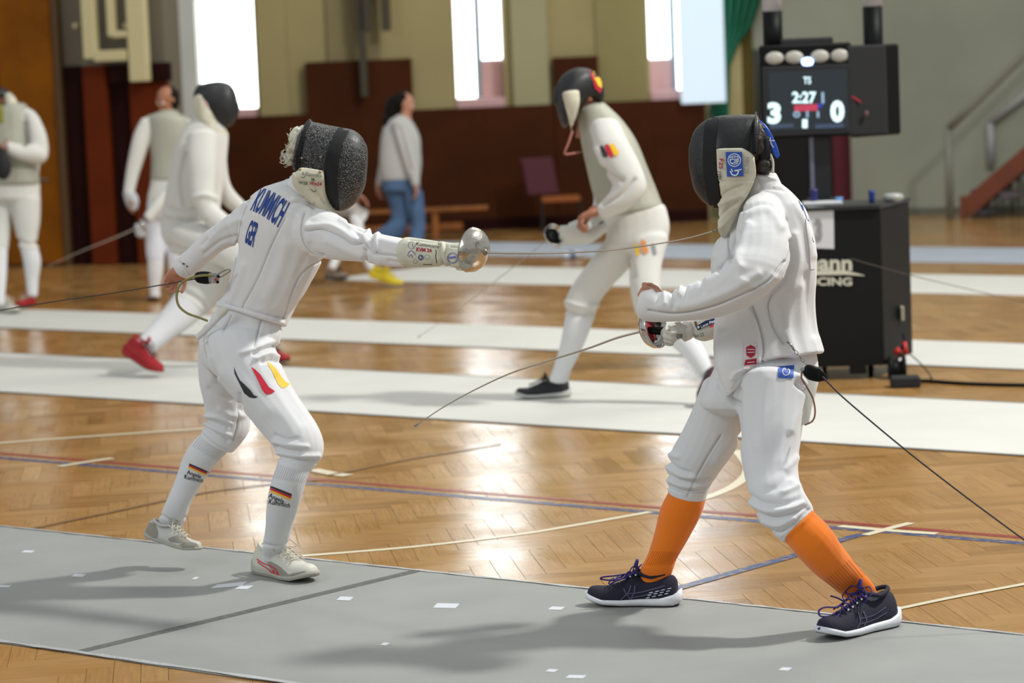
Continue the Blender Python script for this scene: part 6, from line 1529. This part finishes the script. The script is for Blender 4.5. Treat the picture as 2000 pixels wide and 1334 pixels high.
# socket, red plugs and cables at the side of the cabinet
sk = lambda x, y, dd: S(x, y, Ds + dd)
MB().box(sk(1762, 612, .28), fz * .01, bz * .03, Z3 * .04, .003).build('socket_plate', mat('cream_socket', '#a8a48c', .6), cab)
RP = mat('red_plug_plastic', '#b01c18', .5)
pl = empty('cable_reel', G(1758, 748), 'black cable reel with red plugs hanging at the foot of the black cabinet', 'reel')
mb = MB(); mb.lathe(sk(1752, 722, .02), fz, [(-.05, .03), (-.048, .075), (-.03, .075), (-.028, .05), (.028, .05), (.03, .075), (.048, .075), (.05, .03)], 20); mb.build('spool', BLACK, pl, True)
for (x0, y0, x1, y1) in ((1750, 683, 1758, 690), (1766, 668, 1770, 692)):
    MB().tube([sk(x0, y0, .05), sk(x1, y1, .04)], .022 if y0 > 680 else .014, 10).build('plug', RP, pl, True)
MB().tube(smoothline([sk(1763, 652, .1), sk(1768, 670, .05), sk(1756, 688, .03), sk(1764, 700, .02), sk(1754, 718, 0), sk(1748, 740, 0)], 5), .008, 6).build('cable', BLACK, pl, True)
MB().tube(smoothline([G(1752, 748, .02), G(1800, 744, .01), G(1860, 748, .01), G(1930, 751, .01), G(2030, 753, .01)], 5), .011, 8).build('cable', BLACK, pl, True)
MB().tube(smoothline([sk(1775, 690, .1), sk(1800, 712, .1), G(1818, 735, .01), G(1820, 742, .01)], 5), .004, 6).build('cable', BLACK, pl, True)
mb = MB(); mb.box(G(1768, 745, .03), fz * .08, bz * .06, Z3 * .03, .01); mb.build('reel_foot', BLACKM, pl)
# bits standing on top
for (x, y0, y1, r_px, m_, nm, lab) in ((1703, 378, 401, 6.5, mat('dark_blue_cap', '#16307a', .4), 'blue_cup', 'dark blue cup on the black cabinet'), (1639, 391, 403, 8, mat('light_blue_cup', '#5b93c8', .4), 'blue_cup', 'light blue cup on the black cabinet by the paper sheet'), (1590, 372, 402, 8, mat('navy_cup', '#20215c', .4), 'navy_cup', 'dark violet-blue cup beside the monitor pole')):
    c = S(x, y1, Ds + .25); h = (y1 - y0) * (Ds + .25) / FPX; r0 = r_px * (Ds + .25) / FPX; c[2] = zt_
    V = MB().lathe(c, Z3, [(0, r0 * .85), (h * .2, r0 * .9), (h * .85, r0), (h, r0), (h, r0 * .8), (h * .9, r0 * .75)], 16).build(nm, m_, None, True)
    tag(V, lab, 'cup' if 'cup' in nm else 'lid')
c = S(1745, 400, Ds + .25); c[2] = zt_
o = MB().lathe(c, Z3, [(0, .04), (.01, .055), (.025, .06), (.04, .05), (.045, .03)], 20).build('tape_roll', mat('clear_grey_plastic', '#9c9f9a', .3), None, True); tag(o, 'pale round tape roll on the black cabinet', 'tape roll')
c = S(1606, 401, Ds + .2); c[2] = zt_ + .0095
o = MB().box(c, fz * .11, bz * .08, Z3 * .008, .003).build('notepad', PAPER); tag(o, 'white notepad lying on the black cabinet', 'notepad')

# monitor tower
tw = empty('scoring_monitor', S(1600, 400, Ds + .42) * [1, 1, 0] + Z3 * zt_, 'scoring display showing 3 and 0 on a pole, four oval lamps along its top', 'scoreboard')
Dm = Ds + .3
sm = lambda x, y, dd=0.0: S(x, y, Dm + dd)
px = Dm / FPX
def mbox(name, m, x0, y0, x1, y1, d0, d1, parent, ch=.004):
    c = sm((x0 + x1) / 2, (y0 + y1) / 2, (d0 + d1) / 2)
    return MB().box(c, np.array([1.0, 0, 0]) * (x1 - x0) / 2 * px, np.array([0, 1.0, 0]) * (d1 - d0) / 2, Z3 * (y1 - y0) / 2 * px, ch).build(name, m, parent)
POLE = mat('dark_pole', '#232426', .4, metal=.3); POLS = mat('pole_edge', '#6d7182', .35, metal=.4)
mb = MB(); a_, b_ = sm(1600, 260, .12), sm(1606, 600, .12); b_ = np.array([a_[0], a_[1], zt_ + .02]); mb.box((a_ + b_) / 2, (.055, 0, 0), (0, .03, 0), (0, 0, (a_[2] - b_[2]) / 2), .006); mb.build('pole', POLE, tw)
mb = MB(); mb.box((a_ + b_) / 2 + np.array([-.05, -.034, 0]), (.012, 0, 0), (0, .008, 0), (0, 0, (a_[2] - b_[2]) / 2), .003); mb.build('pole_edge', POLS, tw)
MB().box((a_[0], a_[1], zt_ + .011), (.075, 0, 0), (0, .075, 0), (0, 0, .01), .003).build('base_plate', BLACKM, tw)
mbox('housing', BLACK, 1484, 86, 1664, 268, 0, .07, tw, .012)
mbox('bezel', mat('bezel_grey', '#1c1d20', .4), 1490, 128, 1661, 264, -.012, .0, tw, .006)
mbox('screen', mat('dark_blue_grey_screen', '#20282c', .25, emit=.35), 1502, 139, 1655, 254, -.016, -.010, tw, .002)
for x_ in (1512.5, 1551, 1601, 1640):
    V, F = ell(sm(x_, 111 - (x_ - 1575) * .04, -.014), np.array([1.0, 0, 0]) * 19 * px, np.array([0, .02, 0]), Z3 * 13 * px, 24, 10)
    o = link(mesh('lamp', V, F), 'lamp', mat('unlit_lamp_glass', '#a9a69c', .4), tw, True)
V, F = ell(sm(1577, 121, -.025), np.array([1.0, 0, 0]) * 11.5 * px, np.array([0, .01, 0]), Z3 * 9 * px, 20, 8)
tag(link(mesh('lamp', V, F), 'lamp', mat('lit_blue_white_lamp', '#9fc0ff', .4, emit=5), tw, True), 'glowing blue-white lamp')
SCW = mat('screen_white_text', '#cfeef4', .5, emit=.8); SCR = mat('screen_red', '#a8344c', .5, emit=.5); SCD = mat('screen_dim', '#7f97b0', .5, emit=.6); SCN = mat('screen_navy', '#1a2f86', .5, emit=.8)
_yf = sm(1578.5, 196.5, -.013)[1] - .003
def smp(x, y, off):                              # a point on the upright screen glass
    r = ray(x, y); return C0 + r * ((_yf - off - C0[1]) / r[1])
def sbar(m, x0, y0, x1, y1):
    a, b = smp(x0, y0, .002), smp(x1, y1, .002); c = (a + b) / 2
    MB().box(c, (abs(b[0] - a[0]) / 2, 0, 0), (0, .001, 0), (0, 0, abs(a[2] - b[2]) / 2)).build('screen_bar', m, tw)
def stext(t, x0, y0, x1, y1, m, bold=.02):
    k = .0045
    text_plane(t, [smp(x0, y0, k), smp(x1, y0, k), smp(x1, y1, k), smp(x0, y1, k)], m, tw, bold)
stext('3', 1499, 200, 1525, 242, SCW, .05); stext('0', 1622, 196, 1649, 239, SCW, .05); stext('2:27', 1547, 179, 1594, 202, SCW, .03)
stext('1', 1567, 233, 1577, 250, SCW, .06); stext('TS', 1569, 150, 1584, 164, SCW, .02); stext('0 1 1', 1549, 217, 1600, 230, SCD, .04)
sbar(SCR, 1551, 205, 1597, 216); sbar(SCN, 1597, 202, 1606, 211)
sbar(SCD, 1604, 180, 1610, 202)
for x0, x1 in ((1503, 1550), (1592, 1648)): sbar(mat('screen_haze', '#33435a', .5, emit=.4), x0, 243, x1, 249)
for nm, x0, x1, yb in (('left', 1491, 1530, 100), ('right', 1688, 1727, 150)):
    xm = (x0 + x1) / 2; rr = (x1 - x0) / 2 * px
    p0 = sm(xm, yb, .1 if nm == 'left' else .16); p0[2] = sm(xm, yb)[2]; zw = sm(xm, 22)[2] if nm == 'left' else sm(xm, 12)[2]
    MB().lathe(p0 * [1, 1, 0], Z3, [(p0[2] - .05, rr), (zw, rr)], 20).build('lamp_column', BLACK, tw, True)
    MB().lathe(p0 * [1, 1, 0], Z3, [(zw, rr * .98), (zw + .3, rr * .98), (zw + .33, rr * .6)], 20).build('column_lamp', mat('white_lamp_tube', '#b4b4b8', .5), tw, True)
# second display, turned away
c_ = sm(1697, 177, .14); a_v = unit(np.array([.72, .69, 0])) 
MB().box(c_ + a_v * .05, a_v * .20, np.cross(a_v, Z3) * .035, Z3 * 90 * px, .012).build('rear_display', BLACK, tw)
c_ = sm(1692, 176, .06); MB().box(c_, (.115, .02, 0), (0, .05, 0), Z3 * 88 * px, .01).build('rear_housing', BLACKM, tw)
MB().box(sm(1574, 84, .06), (.15, 0, 0), (0, .06, 0), (0, 0, .03), .01).build('top_cover', BLACKM, tw)
MB().tube([sm(1663, 188, .0), sm(1682, 200, .0)], .004, 6).build('red_wire', REDP, tw, True)
MB().add(*ell(sm(1692, 222, -.0), Rv * .014, Fv * .01, Uv * .018)).build('indicator', mat('dim_pink', '#5c3a3c', .5), tw, True)

# faint wire at the right, behind everything
rw = empty('reel_cable', S(1900, 570, 17.5), 'thin dark wire running from the black cabinet to the right edge', 'cable')
MB().tube(smoothline([S(1660, 505, 14.7), S(1780, 538, 14.9), S(1880, 562, 15.3), S(2000, 590, 15.8), S(2080, 606, 16.1)], 5), .0022, 6).build('cable', mat('grey_wire', '#4a4238', .6), rw, True)

# ---- staircase at the right
stc = empty('staircase', G(1880, 428), 'brown wooden staircase with grey pipe railings rising to the right', 'staircase')
oS = .9
def SC(x, y, off=oS):
    r = ray(x, y); t = ((PC.o + PC.n * off - C0) @ PC.n) / (r @ PC.n); return C0 + r * t
def obl(mb, p, q, hh, th_):
    """slanting board from p to q"""
    d = q - p; L_ = np.linalg.norm(d); d = d / L_; s_ = PC.n; uu = unit(np.cross(d, s_)); uu = uu if uu[2] > 0 else -uu
    mb.box((p + q) / 2, d * L_ / 2, s_ * th_, uu * hh, .004)
for off in (oS, oS - .5):
    p, q = SC(1886, 408, oS), SC(2120, 208, oS); sh = PC.n * (off - oS)
    mb = MB(); obl(mb, p + sh, q + sh, .095, .025); mb.build('stringer', STRING, stc)
mb = MB(); p = SC(1882, 400); mb.box(p * [1, 1, 0] + Z3 * .12, PC.e * .035, PC.n * .03, Z3 * .12, .004); mb.build('newel', STRING, stc)
p, q = SC(1886, 392), SC(2120, 192)
for i in range(8):
    c = p + (q - p) * (i + .6) / 8 - PC.n * .24 - Z3 * .13; mb = MB(); mb.box(c, PC.e * .12, PC.n * .2, Z3 * .018, .004); mb.build('tread', STRING, stc)
for pts, m_, off in (([(1856, 420), (1852, 252), (1900, 205), (2000, 108), (2100, 10)], RAILG, .95), ([(1936, 350), (1934, 240), (1990, 196), (2100, 108)], RAILL, .05)):
    A_ = [SC(*q, off) for q in pts]
    A_[0] = np.array([A_[1][0], A_[1][1], 0.0 if off > .5 else .5])
    MB().tube(A_[:2], .042, 10).build('post', m_, stc, True)
    MB().tube(A_[1:], .042, 10).build('rail', m_, stc, True)
# clutter under the stairs: stacked grey chairs
rnd = random.Random(5)
for k in range(3):
    x = 1922 + k * 46; g = G(x, 424)
    r_ = empty('stacked_chair', g, ['dark grey chair at the foot of the staircase, lowest of the stored chairs', 'mauve-grey stored chair in the middle under the staircase', 'grey stored chair under the higher part of the staircase'][k], 'chair', 'chairs under the staircase')
    m_ = [mat('dark_grey_seat', '#35343a', .6), mat('mauve_grey_seat', '#5a5158', .6), mat('grey_seat', '#6c7474', .6)][k % 3]
    z = .07 + .17 * k
    MB().box(g + Z3 * z, (.11, .02, 0), (0, .2, 0), (0, 0, .03), .01).build('seat', m_, r_)
    MB().box(g + Z3 * (z + .13) + np.array([0, .2, 0]), (.1, 0, 0), (0, .015, 0), (0, -.02, .09), .006).build('backrest', m_, r_)
    for dx in (-.09, .09):
        for dy in (-.17, .17): MB().tube([g + np.array([dx, dy, z]), g + np.array([dx, dy, 0])], .012, 6).build('leg', CH2, r_)
